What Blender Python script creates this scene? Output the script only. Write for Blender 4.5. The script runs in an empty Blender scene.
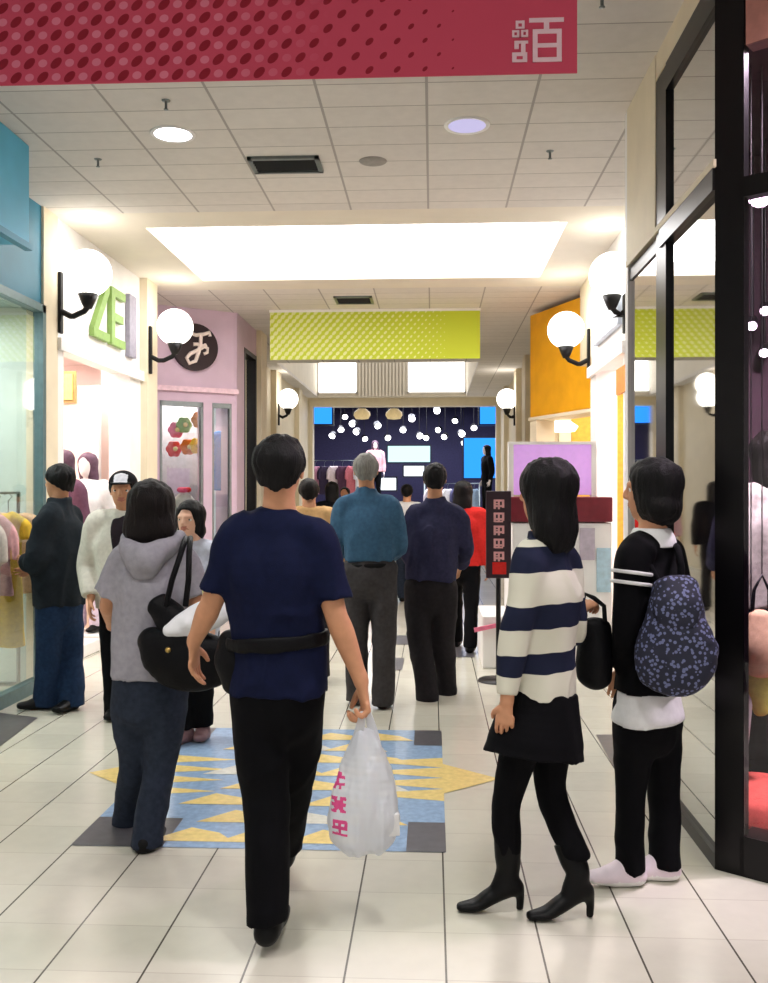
import bpy, math, random
import numpy as np
from mathutils import Vector, Matrix
random.seed(7)
scene = bpy.context.scene
COL = scene.collection
PI = math.pi

# ------------------------------------------------------------------ camera
FPX, CX, CY, CAMH = 950.0, 384.0, 491.5, 1.53
YAW = math.atan(48/950)
CS, SN = math.cos(YAW), math.sin(YAW)
cam = bpy.data.cameras.new('camera')
cam.sensor_fit = 'VERTICAL'; cam.sensor_height = 24.0; cam.lens = FPX/983*24
cam.clip_end = 200; cam.clip_start = 0.05
camo = bpy.data.objects.new('camera', cam); COL.objects.link(camo)
camo.location = (0, 0, CAMH); camo.rotation_euler = (PI/2, 0, YAW)
scene.camera = camo

def W(px, py, Y):
    """a point of the hall at distance Y seen where the photo shows it"""
    t = (px-CX)/FPX
    X = Y*(t*CS-SN)/(CS+t*SN)
    d = -X*SN+Y*CS
    return np.array([X, Y, CAMH+(CY-py)*d/FPX])
def WX(px, X):
    """the distance along a wall at X"""
    t = (px-CX)/FPX
    return X*(CS+t*SN)/(t*CS-SN)
def FL(px, py, z=0.0):
    """a point on the floor"""
    d = (CAMH-z)*FPX/(py-CY); xc = (px-CX)*d/FPX
    return np.array([xc*CS-d*SN, xc*SN+d*CS, z])
def nrm(v):
    v = np.asarray(v, float); return v/np.linalg.norm(v)

# ------------------------------------------------------------------ materials
def lin(c):
    return tuple(((v/255)/12.92 if v/255 <= .04045 else ((v/255+.055)/1.055)**2.4) for v in c)
def new_mat(name):
    m = bpy.data.materials.new(name); m.use_nodes = True
    nt = m.node_tree; b = nt.nodes['Principled BSDF']
    return m, nt, b
def mat(name, rgb, rough=.6, spec=.3, metal=0, noise=.12, nscale=20, bump=0, bscale=60, emit=None, estr=0, stretch=(1,1,1), coat=0):
    m, nt, b = new_mat(name)
    c = lin(rgb)
    b.inputs['Roughness'].default_value = rough
    b.inputs['Specular IOR Level'].default_value = spec
    b.inputs['Metallic'].default_value = metal
    if coat: b.inputs['Coat Weight'].default_value = coat
    tc = nt.nodes.new('ShaderNodeTexCoord')
    mp = nt.nodes.new('ShaderNodeMapping'); mp.inputs['Scale'].default_value = stretch
    nt.links.new(tc.outputs['Object'], mp.inputs['Vector'])
    if noise:
        n = nt.nodes.new('ShaderNodeTexNoise'); n.inputs['Scale'].default_value = nscale; n.inputs['Detail'].default_value = 4
        nt.links.new(mp.outputs['Vector'], n.inputs['Vector'])
        r = nt.nodes.new('ShaderNodeValToRGB')
        r.color_ramp.elements[0].position = .3; r.color_ramp.elements[1].position = .7
        r.color_ramp.elements[0].color = tuple(x*(1-noise) for x in c)+(1,)
        r.color_ramp.elements[1].color = tuple(min(1, x*(1+noise)) for x in c)+(1,)
        nt.links.new(n.outputs['Fac'], r.inputs['Fac']); nt.links.new(r.outputs['Color'], b.inputs['Base Color'])
    else:
        b.inputs['Base Color'].default_value = c+(1,)
    if bump:
        n2 = nt.nodes.new('ShaderNodeTexNoise'); n2.inputs['Scale'].default_value = bscale; n2.inputs['Detail'].default_value = 3
        nt.links.new(mp.outputs['Vector'], n2.inputs['Vector'])
        bp = nt.nodes.new('ShaderNodeBump'); bp.inputs['Strength'].default_value = bump; bp.inputs['Distance'].default_value = .01
        nt.links.new(n2.outputs['Fac'], bp.inputs['Height']); nt.links.new(bp.outputs['Normal'], b.inputs['Normal'])
    if emit is not None:
        b.inputs['Emission Color'].default_value = lin(emit)+(1,)
        b.inputs['Emission Strength'].default_value = estr
    return m
def glass_mat(name, tint=(235, 240, 240), ior=1.5, gain=1.6, base=.02, see=1.0):
    m = bpy.data.materials.new(name); m.use_nodes = True
    nt = m.node_tree; nt.nodes.clear()
    out = nt.nodes.new('ShaderNodeOutputMaterial'); mx = nt.nodes.new('ShaderNodeMixShader')
    tr = nt.nodes.new('ShaderNodeBsdfTransparent'); gl = nt.nodes.new('ShaderNodeBsdfGlossy')
    tr.inputs['Color'].default_value = tuple(x*see for x in lin(tint))+(1,)
    gl.inputs['Roughness'].default_value = .03; gl.inputs['Color'].default_value = (.95, .96, .96, 1)
    fr = nt.nodes.new('ShaderNodeFresnel'); fr.inputs['IOR'].default_value = ior
    ma = nt.nodes.new('ShaderNodeMath'); ma.operation = 'MULTIPLY_ADD'; ma.use_clamp = True
    ma.inputs[1].default_value = gain; ma.inputs[2].default_value = base
    L = nt.links.new
    ge = nt.nodes.new('ShaderNodeNewGeometry'); nb = nt.nodes.new('ShaderNodeMath'); nb.operation = 'SUBTRACT'; nb.inputs[0].default_value = 1
    mu = nt.nodes.new('ShaderNodeMath'); mu.operation = 'MULTIPLY'; L(ge.outputs['Backfacing'], nb.inputs[1]); L(ma.outputs[0], mu.inputs[0]); L(nb.outputs[0], mu.inputs[1])
    L(fr.outputs[0], ma.inputs[0]); L(mu.outputs[0], mx.inputs[0]); L(tr.outputs[0], mx.inputs[1]); L(gl.outputs[0], mx.inputs[2]); L(mx.outputs[0], out.inputs[0])
    return m
def emat(name, rgb, s):
    m = bpy.data.materials.new(name); m.use_nodes = True
    nt = m.node_tree; nt.nodes.clear()
    out = nt.nodes.new('ShaderNodeOutputMaterial'); e = nt.nodes.new('ShaderNodeEmission')
    e.inputs[0].default_value = lin(rgb)+(1,); e.inputs[1].default_value = s
    nt.links.new(e.outputs[0], out.inputs[0]); return m
def grid_mat(name, base, line, sx, sy, ox, oy, wx, wy, rough, spec, line2=None, noise=.05, coat=0, mottled=0):
    """rectangular tiles with joints: lines of constant x (colour line) and of constant y (colour line2)"""
    m, nt, b = new_mat(name); L = nt.links.new
    tc = nt.nodes.new('ShaderNodeTexCoord'); sp = nt.nodes.new('ShaderNodeSeparateXYZ'); L(tc.outputs['Object'], sp.inputs[0])
    def M(op, a, bb=None, c=None):
        n = nt.nodes.new('ShaderNodeMath'); n.operation = op
        for i, v in enumerate((a, bb, c)):
            if v is None: continue
            if isinstance(v, (int, float)): n.inputs[i].default_value = v
            else: L(v, n.inputs[i])
        return n.outputs[0]
    def ln(ax, s, o, w):
        u = M('DIVIDE', M('SUBTRACT', ax, o), s)
        f = M('ABSOLUTE', M('SUBTRACT', M('FRACT', u), .5))
        return M('GREATER_THAN', f, .5-w/s/2), M('FLOOR', u)
    lx, ix = ln(sp.outputs['X'], sx, ox, wx); ly, iy = ln(sp.outputs['Y'], sy, oy, wy)
    cb = nt.nodes.new('ShaderNodeCombineXYZ'); L(ix, cb.inputs[0]); L(iy, cb.inputs[1])
    wn = nt.nodes.new('ShaderNodeTexWhiteNoise'); wn.noise_dimensions = '3D'; L(cb.outputs[0], wn.inputs['Vector'])
    ns = nt.nodes.new('ShaderNodeTexNoise'); ns.inputs['Scale'].default_value = 14; ns.inputs['Detail'].default_value = 6; L(tc.outputs['Object'], ns.inputs['Vector'])
    tot = M('ADD', M('MULTIPLY', M('SUBTRACT', wn.outputs['Value'], .5), noise*2), M('MULTIPLY', M('SUBTRACT', ns.outputs['Fac'], .5), mottled*2))
    hs = nt.nodes.new('ShaderNodeHueSaturation'); hs.inputs['Color'].default_value = lin(base)+(1,); L(M('ADD', tot, 1.0), hs.inputs['Value'])
    m1 = nt.nodes.new('ShaderNodeMix'); m1.data_type = 'RGBA'; L(ly, m1.inputs['Factor']); L(hs.outputs[0], m1.inputs[6]); m1.inputs[7].default_value = lin(line2 or line)+(1,)
    m2 = nt.nodes.new('ShaderNodeMix'); m2.data_type = 'RGBA'; L(lx, m2.inputs['Factor']); L(m1.outputs[2], m2.inputs[6]); m2.inputs[7].default_value = lin(line)+(1,)
    L(m2.outputs[2], b.inputs['Base Color'])
    b.inputs['Roughness'].default_value = rough; b.inputs['Specular IOR Level'].default_value = spec
    return m

# ------------------------------------------------------------------ mesh builder
class MB:
    def __init__(s): s.v = []; s.f = []; s.m = []; s.sm = []
    def add(s, vs, fs, mi=0, smooth=False):
        o = len(s.v); s.v += [tuple(map(float, p)) for p in vs]
        for f in fs: s.f.append(tuple(o+i for i in f)); s.m.append(mi); s.sm.append(smooth)
        return s
    def box(s, x0, x1, y0, y1, z0, z1, mi=0):
        x0, x1 = sorted((x0, x1)); y0, y1 = sorted((y0, y1)); z0, z1 = sorted((z0, z1))
        return s.hexa([(x0,y0,z0),(x1,y0,z0),(x1,y1,z0),(x0,y1,z0)], [(x0,y0,z1),(x1,y0,z1),(x1,y1,z1),(x0,y1,z1)], mi)
    def hexa(s, b, t, mi=0):
        return s.add(list(b)+list(t), [(3,2,1,0),(4,5,6,7),(0,1,5,4),(1,2,6,5),(2,3,7,6),(3,0,4,7)], mi)
    def slab(s, p, q, z0, z1, th, mi=0):
        """an upright slab between two plan points, th thick to the right-hand side of p->q"""
        d = nrm(np.array(q[:2])-np.array(p[:2])); n = np.array([d[1], -d[0]])*th
        a, b = np.array(p[:2]), np.array(q[:2])
        c, e = b+n, a+n
        if th < 0: a, b, c, e = e, c, b, a
        return s.hexa([(*x, z0) for x in (e, c, b, a)], [(*x, z1) for x in (e, c, b, a)], mi)
    def obox(s, c, ax, h, mi=0):
        c = np.array(c, float); u, v, w = [np.array(a, float)*k for a, k in zip(ax, h)]
        return s.hexa([c-u-v-w, c+u-v-w, c+u+v-w, c-u+v-w], [c-u-v+w, c+u-v+w, c+u+v+w, c-u+v+w], mi)
    def prism(s, poly, nvec, mi=0):
        """polygon (3-D points) extruded by nvec"""
        n = len(poly); a = [np.array(p, float) for p in poly]; b = [p+np.array(nvec, float) for p in a]
        return s.add(a+b, [tuple(range(n))[::-1], tuple(range(n, 2*n))]+[(i, (i+1) % n, n+(i+1) % n, n+i) for i in range(n)], mi)
    def tube(s, pts, r, n=10, mi=0, caps=True):
        pts = [np.array(p, float) for p in pts]; rs = r if hasattr(r, '__len__') else [r]*len(pts)
        up = None; vs = []
        for i, p in enumerate(pts):
            d = nrm(pts[min(i+1, len(pts)-1)]-pts[max(i-1, 0)])
            if up is None:
                up = np.array([0, 0, 1.]) if abs(d[2]) < .9 else np.array([1., 0, 0])
            u = up-d*np.dot(up, d); u = nrm(u); up = u; w = np.cross(d, u)
            vs += [p+rs[i]*(math.cos(2*PI*k/n)*u+math.sin(2*PI*k/n)*w) for k in range(n)]
        fs = [(i*n+k, i*n+(k+1) % n, (i+1)*n+(k+1) % n, (i+1)*n+k) for i in range(len(pts)-1) for k in range(n)]
        s.add(vs, fs, mi, True)
        if caps:
            s.add(vs[:n], [tuple(range(n))[::-1]], mi); s.add(vs[-n:], [tuple(range(n))], mi)
        return s
    def ell(s, c, r, n=20, m=12, mi=0):
        r = r if hasattr(r, '__len__') else (r, r, r)
        vs = [(c[0]+r[0]*math.sin(PI*j/m)*math.cos(2*PI*i/n), c[1]+r[1]*math.sin(PI*j/m)*math.sin(2*PI*i/n), c[2]+r[2]*math.cos(PI*j/m)) for j in range(1, m) for i in range(n)]
        vs += [(c[0], c[1], c[2]+r[2]), (c[0], c[1], c[2]-r[2])]
        T, B = len(vs)-2, len(vs)-1
        fs = [(j*n+i, (j+1)*n+i, (j+1)*n+(i+1) % n, j*n+(i+1) % n) for j in range(m-2) for i in range(n)]
        fs += [(T, i, (i+1) % n) for i in range(n)]+[(B, (m-2)*n+(i+1) % n, (m-2)*n+i) for i in range(n)]
        return s.add(vs, fs, mi, True)
    def lathe(s, c, prof, n=24, mi=0):
        """prof: (radius, z) pairs about a vertical axis at c"""
        vs = [(c[0]+r*math.cos(2*PI*i/n), c[1]+r*math.sin(2*PI*i/n), c[2]+z) for r, z in prof for i in range(n)]
        fs = [(j*n+i, j*n+(i+1) % n, (j+1)*n+(i+1) % n, (j+1)*n+i) for j in range(len(prof)-1) for i in range(n)]
        s.add(vs, fs, mi, True)
        return s
    def build(s, name, mats, parent=None, bevel=0):
        return mesh_obj(name, s.v, s.f, mats, parent, s.m, s.sm, bevel)

def root_loc(o):
    while o.parent: o = o.parent
    return np.array(o.location)
def mesh_obj(name, v, f, mats, parent=None, mi=None, sm=None, bevel=0, base=None):
    me = bpy.data.meshes.new(name)
    v = np.asarray(v, float).reshape(-1, 3)
    off = root_loc(parent) if parent else (np.array(base, float) if base is not None else np.zeros(3))
    me.from_pydata((v-off).tolist(), [], [tuple(x) for x in (f.tolist() if isinstance(f, np.ndarray) else f)])
    mats = mats if isinstance(mats, (list, tuple)) else [mats]
    for m in mats: me.materials.append(m)
    if mi is not None: me.polygons.foreach_set('material_index', np.asarray(mi, np.int32))
    if sm is not None:
        me.polygons.foreach_set('use_smooth', np.full(len(me.polygons), sm, bool) if isinstance(sm, bool) else np.asarray(sm, bool))
    me.update()
    o = bpy.data.objects.new(name, me); COL.objects.link(o)
    if parent: o.parent = parent
    elif base is not None: o.location = base
    if bevel:
        b = o.modifiers.new('edge', 'BEVEL'); b.width = bevel; b.segments = 2; b.limit_method = 'ANGLE'
    return o
def tag(o, label, cat, group=None):
    o['label'] = label; o['category'] = cat
    if group: o['group'] = group
    return o
def thing(name, label, cat, loc, group=None):
    o = bpy.data.objects.new(name, None); o.empty_display_size = .1; COL.objects.link(o); o.location = tuple(float(x) for x in loc)
    return tag(o, label, cat, group)
def struct(o):
    o['kind'] = 'structure'; return o
def copy_tree(o, delta, label=None, parent=None):
    c = o.copy(); COL.objects.link(c)
    if parent is None:
        c.location = tuple(np.array(o.location)+np.array(delta))
        if label: c['label'] = label
    else: c.parent = parent
    for ch in list(o.children): copy_tree(ch, None, None, c)
    return c

# ------------------------------------------------------------------ organic surfaces (distance fields meshed with surface nets)
_rng = np.random.RandomState(3)
_TAB = _rng.rand(32, 32, 32).astype(np.float32)*2-1
def vnoise(p):
    i = np.floor(p).astype(int); f = (p-i).astype(np.float32); f = f*f*(3-2*f); i &= 31; j = (i+1) & 31
    x0, y0, z0 = i[:, 0], i[:, 1], i[:, 2]; x1, y1, z1 = j[:, 0], j[:, 1], j[:, 2]; a, b, c = f[:, 0], f[:, 1], f[:, 2]
    T = _TAB
    return ((T[x0,y0,z0]*(1-a)+T[x1,y0,z0]*a)*(1-b)+(T[x0,y1,z0]*(1-a)+T[x1,y1,z0]*a)*b)*(1-c) + \
           ((T[x0,y0,z1]*(1-a)+T[x1,y0,z1]*a)*(1-b)+(T[x0,y1,z1]*(1-a)+T[x1,y1,z1]*a)*b)*c
def dense(pts, n):
    """pts: (P, ru, rv); catmull-rom through them"""
    A = np.array([list(p)+[a, b] for p, a, b in pts], float)
    if len(A) < 3 or n <= 1: return A
    E = np.vstack([2*A[0]-A[1], A, 2*A[-1]-A[-2]]); out = []
    for i in range(1, len(E)-2):
        p0, p1, p2, p3 = E[i-1:i+3]
        for k in range(n):
            t = k/n
            out.append(.5*((2*p1)+(-p0+p2)*t+(2*p0-5*p1+4*p2-p3)*t*t+(-p0+3*p1-3*p2+p3)*t**3))
    out.append(A[-1]); out = np.array(out); out[:, 3:] = np.maximum(out[:, 3:], .002)
    return out
class Field:
    def __init__(s): s.ops = []; s.n = None
    def chain(s, pts, u=(1, 0, 0), k=.02, n=4, label=0, flat0=False, flat1=False, mode='add', tw=None):
        D = dense(pts, n); r = D[:, 3:].max()
        pad = r+k+.012
        s.ops.append((mode, 'chain', D, np.array(u, float), k, label, flat0, flat1, D[:, :3].min(0)-pad, D[:, :3].max(0)+pad)); return s
    def ell(s, c, r, ax=None, k=.02, label=0, mode='add'):
        c = np.array(c, float); ax = np.eye(3) if ax is None else np.array(ax, float); r = np.array(r, float)
        pad = np.sqrt(((ax*r[:, None])**2).sum(0))+k+.012
        s.ops.append((mode, 'ell', c, ax, k, label, r, None, c-pad, c+pad)); return s
    def plane(s, p, nv, k=.004):
        """removes everything on the side nv points to"""
        s.ops.append(('cut', 'plane', np.array(p, float), nrm(nv), k, 0, None, None, None, None)); return s
    def noise(s, amp, freq, seed=0):
        s.n = (s.n or [])+[(amp, np.array(freq, float), seed)]; return s
    def solve(s, h):
        adds = [o for o in s.ops if o[0] == 'add']
        lo = np.min([o[8] for o in adds], 0)-2*h; hi = np.max([o[9] for o in adds], 0)+2*h
        N = np.ceil((hi-lo)/h).astype(int)+1
        ax = [(lo[i]+h*np.arange(N[i])).astype(np.float32) for i in range(3)]
        d = np.full(N, .25, np.float32); lab = np.zeros(N, np.int8)
        def blk(a, b):
            i0 = np.clip(np.floor((a-lo)/h).astype(int), 0, N-1); i1 = np.clip(np.ceil((b-lo)/h).astype(int)+1, 1, N)
            return tuple(slice(x, max(y, x+1)) for x, y in zip(i0, i1))
        for o in s.ops:
            mode, kind, A, B, k, label = o[:6]
            if kind == 'plane':
                e = ((ax[0]-A[0])*B[0])[:, None, None]+((ax[1]-A[1])*B[1])[None, :, None]+((ax[2]-A[2])*B[2])[None, None, :]
                hh = np.maximum(k-np.abs(d-e), 0)/k; np.maximum(d, e, out=d); d += hh*hh*k*.25; continue
            S = blk(o[8], o[9]); X = [ax[i][S[i]] for i in range(3)]
            if min(len(x) for x in X) == 0: continue
            if kind == 'ell':
                P = [X[i].reshape([-1 if j == i else 1 for j in range(3)])-A[i] for i in range(3)]
                k0 = 0; k1 = 0
                for q in range(3):
                    c = P[0]*B[q][0]+P[1]*B[q][1]+P[2]*B[q][2]; c = c/o[6][q]
                    k0 = k0+c*c; c = c/o[6][q]; k1 = k1+c*c
                k0 = np.sqrt(k0); e = k0*(k0-1)/np.maximum(np.sqrt(k1), 1e-6)
            else:
                e = np.full([len(x) for x in X], .25, np.float32)
                for i in range(len(A)-1):
                    a, b = A[i], A[i+1]; pad = max(a[3], a[4], b[3], b[4])+k+.012
                    T = blk(np.minimum(a[:3], b[:3])-pad, np.maximum(a[:3], b[:3])+pad)
                    T2 = tuple(slice(max(T[q].start-S[q].start, 0), max(min(T[q].stop, S[q].stop)-S[q].start, 0)) for q in range(3))
                    Y = [X[q][T2[q]] for q in range(3)]
                    if min(len(y) for y in Y) == 0: continue
                    w = b[:3]-a[:3]; Ln = max(np.linalg.norm(w), 1e-6); w = w/Ln
                    u = B-w*np.dot(B, w)
                    if np.linalg.norm(u) < 1e-3: u = np.cross(w, [.3, .5, .8])
                    u = nrm(u); v = np.cross(w, u)
                    R = [Y[q].reshape([-1 if j == q else 1 for j in range(3)])-np.float32(a[q]) for q in range(3)]
                    cw = R[0]*w[0]+R[1]*w[1]+R[2]*w[2]; t = np.clip(cw/Ln, 0, 1); cw = cw-t*Ln
                    cu = R[0]*u[0]+R[1]*u[1]+R[2]*u[2]; cv = R[0]*v[0]+R[1]*v[1]+R[2]*v[2]
                    ru = a[3]+(b[3]-a[3])*t; rv = a[4]+(b[4]-a[4])*t; rw = np.minimum(ru, rv)
                    k0 = np.sqrt((cu/ru)**2+(cv/rv)**2+(cw/rw)**2); k1 = np.sqrt((cu/ru**2)**2+(cv/rv**2)**2+(cw/rw**2)**2)
                    g = (k0*(k0-1)/np.maximum(k1, 1e-6)).astype(np.float32)
                    np.minimum(e[T2], g, out=e[T2])
                P = [X[i].reshape([-1 if j == i else 1 for j in range(3)]) for i in range(3)]
                for fl, p, q in ((o[6], A[0], A[1]), (o[7], A[-1], A[-2])):
                    if fl is not False:
                        nv = nrm(p[:3]-q[:3]) if fl is True else nrm(fl)
                        e = np.maximum(e, sum((P[i]-p[i])*nv[i] for i in range(3)))
            D = d[S]
            if mode == 'add':
                lab[S] = np.where(e < D, label, lab[S]); hh = np.maximum(k-np.abs(D-e), 0)/k if k > 0 else 0
                d[S] = np.minimum(D, e)-hh*hh*k*.25
            else:
                e = -e; hh = np.maximum(k-np.abs(D-e), 0)/k if k > 0 else 0
                d[S] = np.maximum(D, e)+hh*hh*k*.25
        if s.n:
            I = np.argwhere(np.abs(d) < .04)
            P = (lo+I*h); acc = np.zeros(len(I), np.float32)
            for amp, fr, sd in s.n:
                q = vnoise(P*fr+(sd % 50)*7.31+100)
                acc += amp*(np.minimum(np.abs(q)*3, 1)-.6) if sd >= 50 else amp*q
            d[I[:, 0], I[:, 1], I[:, 2]] += acc
        return d, lab, lo
def nets(d, lab, lo, h):
    ins = d < 0
    c = np.zeros(np.array(d.shape)-1, np.int8)
    for i in (0, 1):
        for j in (0, 1):
            for k in (0, 1): c += ins[i:d.shape[0]-1+i, j:d.shape[1]-1+j, k:d.shape[2]-1+k]
    I = np.argwhere((c > 0) & (c < 8)); idx = np.full(c.shape, -1, np.int32); idx[I[:, 0], I[:, 1], I[:, 2]] = np.arange(len(I))
    acc = np.zeros((len(I), 3)); cnt = np.zeros(len(I))
    cor = [(i, j, k) for i in (0, 1) for j in (0, 1) for k in (0, 1)]
    for a in cor:
        for q in range(3):
            if a[q]: continue
            b = list(a); b[q] = 1
            da = d[I[:, 0]+a[0], I[:, 1]+a[1], I[:, 2]+a[2]]; db = d[I[:, 0]+b[0], I[:, 1]+b[1], I[:, 2]+b[2]]
            m = (da < 0) != (db < 0); t = np.where(m, da/np.where(m, da-db, 1), 0)
            p = np.array(a, float)+np.outer(t, [1.0 if r == q else 0 for r in range(3)])
            acc += p*m[:, None]; cnt += m
    V = lo+h*(I+acc/np.maximum(cnt, 1)[:, None])
    Q = []
    for q in range(3):
        sl0 = [slice(1, -1)]*3; sl0[q] = slice(0, -1); sl1 = list(sl0); sl1[q] = slice(1, None)
        A = ins[tuple(sl0)]; B = ins[tuple(sl1)]
        E = np.argwhere(A != B); off = np.ones(3, int); off[q] = 0; E = E+off
        sgn = ins[E[:, 0], E[:, 1], E[:, 2]]
        u, v = (q+1) % 3, (q+2) % 3
        def cell(du, dv):
            C = E.copy(); C[:, u] -= du; C[:, v] -= dv; return idx[C[:, 0], C[:, 1], C[:, 2]]
        F = np.stack([cell(1, 1), cell(0, 1), cell(0, 0), cell(1, 0)], 1)
        F = np.where(sgn[:, None], F, F[:, ::-1]); Q.append(F)
    F = np.vstack(Q); F = F[(F >= 0).all(1)]
    L = lab[I[:, 0], I[:, 1], I[:, 2]]
    return V, F, L
def fobj(name, fld, h, mats, parent=None, base=None, matfn=None, relax=2):
    d, lab, lo = fld.solve(h); V, F, L = nets(d, lab, lo, h)
    if relax:                                   # a little smoothing takes the grid marks off
        E = np.vstack([F[:, [0, 1]], F[:, [1, 2]], F[:, [2, 3]], F[:, [3, 0]]])
        for _ in range(relax):
            S = np.zeros_like(V); n = np.zeros(len(V))
            for a, b in ((0, 1), (1, 0)):
                for q in range(3): S[:, q] += np.bincount(E[:, a], V[E[:, b], q], len(V))
                n += np.bincount(E[:, a], minlength=len(V))
            V = V*.5+.5*S/np.maximum(n, 1)[:, None]
    mi = L[F[:, 0]].astype(int)
    if matfn is not None: mi = matfn(V[F].mean(1), mi)
    return mesh_obj(name, V, F, mats, parent, mi, True, 0, base)

# ================================================================== THE HALL
CEIL = 3.76
XL, XR = -3.05, 1.62
M = {}
M['floor'] = grid_mat('floor_tiles', (200, 197, 182), (84, 80, 72), .3206, .3206, .045, .094, .007, .0035, .22, .5, (176, 170, 156), .05, 0, .06)
M['slate'] = mat('slate_tile', (86, 84, 88), .3, .4, noise=.15)
M['mosaic_blue'] = mat('mosaic_blue', (140, 166, 196), .25, .5, noise=.15, nscale=30)
M['mosaic_yellow'] = mat('mosaic_yellow', (226, 201, 130), .25, .5, noise=.12, nscale=30)
M['mosaic_pale'] = mat('mosaic_pale', (206, 206, 196), .25, .5, noise=.1, nscale=30)
M['ceil'] = grid_mat('ceiling_tiles', (216, 210, 204), (170, 164, 159), .61, .305, -.03, 0.0, .016, .008, .9, .1, (158, 152, 146), .03, 0, .08)
M['drywall'] = mat('drywall', (222, 214, 200), .8, .15, noise=.04, nscale=3)
M['cream'] = mat('cream_paint', (226, 214, 188), .6, .25, noise=.05, nscale=4)
M['white'] = mat('white_paint', (236, 234, 232), .5, .3, noise=.04, nscale=5)
M['lilac'] = mat('lilac_paint', (206, 182, 200), .6, .25, noise=.06, nscale=4)
M['blue'] = mat('teal_blue_paint', (92, 182, 216), .5, .3, noise=.08, nscale=3)
M['yellow'] = mat('amber_paint', (226, 160, 18), .5, .3, noise=.08, nscale=4)
M['black'] = mat('black_metal', (14, 12, 14), .4, .3, noise=.2)
M['black_gloss'] = mat('black_lacquer', (7, 6, 8), .3, .25, noise=.2)
M['grey_metal'] = mat('grey_metal', (120, 128, 128), .35, .5, metal=.6, noise=.1)
M['teal_metal'] = mat('teal_metal', (92, 118, 122), .4, .5, metal=.3, noise=.1)
M['glass'] = glass_mat('shop_glass')
M['glass_dark'] = glass_mat('mirror_glass', (150, 150, 150), 1.9, 1.7, .28, .55)
M['globe'] = emat('lit_opal_glass', (255, 250, 240), 3.2)
M['sky'] = emat('skylight_diffuser', (255, 252, 250), 6.0)
M['can'] = emat('lamp_lens', (250, 244, 255), 9.0)
M['can_dim'] = emat('lamp_lens_cool', (206, 198, 236), .72)
M['red_fabric'] = mat('crimson_banner', (178, 62, 84), .7, .2, noise=.1, nscale=5)
M['red_dark'] = mat('dark_crimson_print', (136, 24, 44), .7, .2, noise=.1)
M['red_light'] = mat('pink_print', (205, 96, 122), .7, .2, noise=.1)
M['pinkwhite'] = mat('pale_pink_print', (238, 206, 216), .7, .2, noise=.04)
M['lime'] = mat('lime_banner', (196, 210, 62), .7, .2, noise=.06)
M['lime_pale'] = mat('pale_lime_print', (220, 228, 150), .7, .2, noise=.06)

def dot_mat(name, base, dot, light, sx, row, a, b, ang, x0, x1, xl):
    """staggered tilted ovals on cloth, shrinking to nothing from x0 to x1; paler squares between them left of xl"""
    m, nt, bs = new_mat(name); L = nt.links.new
    tc = nt.nodes.new('ShaderNodeTexCoord'); sp = nt.nodes.new('ShaderNodeSeparateXYZ'); L(tc.outputs['Object'], sp.inputs[0])
    def Q(op, *v):
        n = nt.nodes.new('ShaderNodeMath'); n.operation = op
        for i, q in enumerate(v):
            if isinstance(q, (int, float)): n.inputs[i].default_value = q
            else: L(q, n.inputs[i])
        return n.outputs[0]
    X, Z = sp.outputs['X'], sp.outputs['Z']
    r = Q('DIVIDE', Z, row); odd = Q('MODULO', Q('FLOOR', r), 2.0)
    dz = Q('MULTIPLY', Q('SUBTRACT', Q('FRACT', r), .5), row)
    def ov(ph, a, b, ang):
        u = Q('ADD', Q('ADD', Q('DIVIDE', Q('ADD', X, 10*sx), sx), Q('MULTIPLY', odd, .5)), ph)
        du = Q('MULTIPLY', Q('SUBTRACT', Q('FRACT', u), .5), sx); c, s = math.cos(ang), math.sin(ang)
        p = Q('DIVIDE', Q('ADD', Q('MULTIPLY', du, c), Q('MULTIPLY', dz, s)), a); q = Q('DIVIDE', Q('SUBTRACT', Q('MULTIPLY', dz, c), Q('MULTIPLY', du, s)), b)
        return Q('SQRT', Q('ADD', Q('MULTIPLY', p, p), Q('MULTIPLY', q, q)))
    fade = Q('SUBTRACT', 1.0, Q('DIVIDE', Q('SUBTRACT', X, x0), x1-x0)); fade = Q('MINIMUM', Q('MAXIMUM', fade, 0.0), 1.0)
    fade = Q('POWER', fade, .45)
    d1 = Q('LESS_THAN', ov(0, a, b, ang), fade)
    f2 = Q('MULTIPLY', Q('LESS_THAN', ov(.5, .018, .015, .3), 1.0), Q('MINIMUM', Q('MAXIMUM', Q('DIVIDE', Q('SUBTRACT', xl, X), .5), 0.0), 1.0))
    def mixc(f, A, B):
        n = nt.nodes.new('ShaderNodeMix'); n.data_type = 'RGBA'; L(f, n.inputs['Factor'])
        if isinstance(A, tuple): n.inputs[6].default_value = A
        else: L(A, n.inputs[6])
        n.inputs[7].default_value = B; return n.outputs[2]
    c = mixc(f2, lin(base)+(1,), lin(light)+(1,)); c = mixc(d1, c, lin(dot)+(1,)); L(c, bs.inputs['Base Color'])
    bs.inputs['Roughness'].default_value = .6; bs.inputs['Specular IOR Level'].default_value = .25
    return m

# floor
mb = MB(); mb.box(-8, 6, -3, 32, -.2, 0); struct(mb.build('floor', M['floor']))
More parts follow.
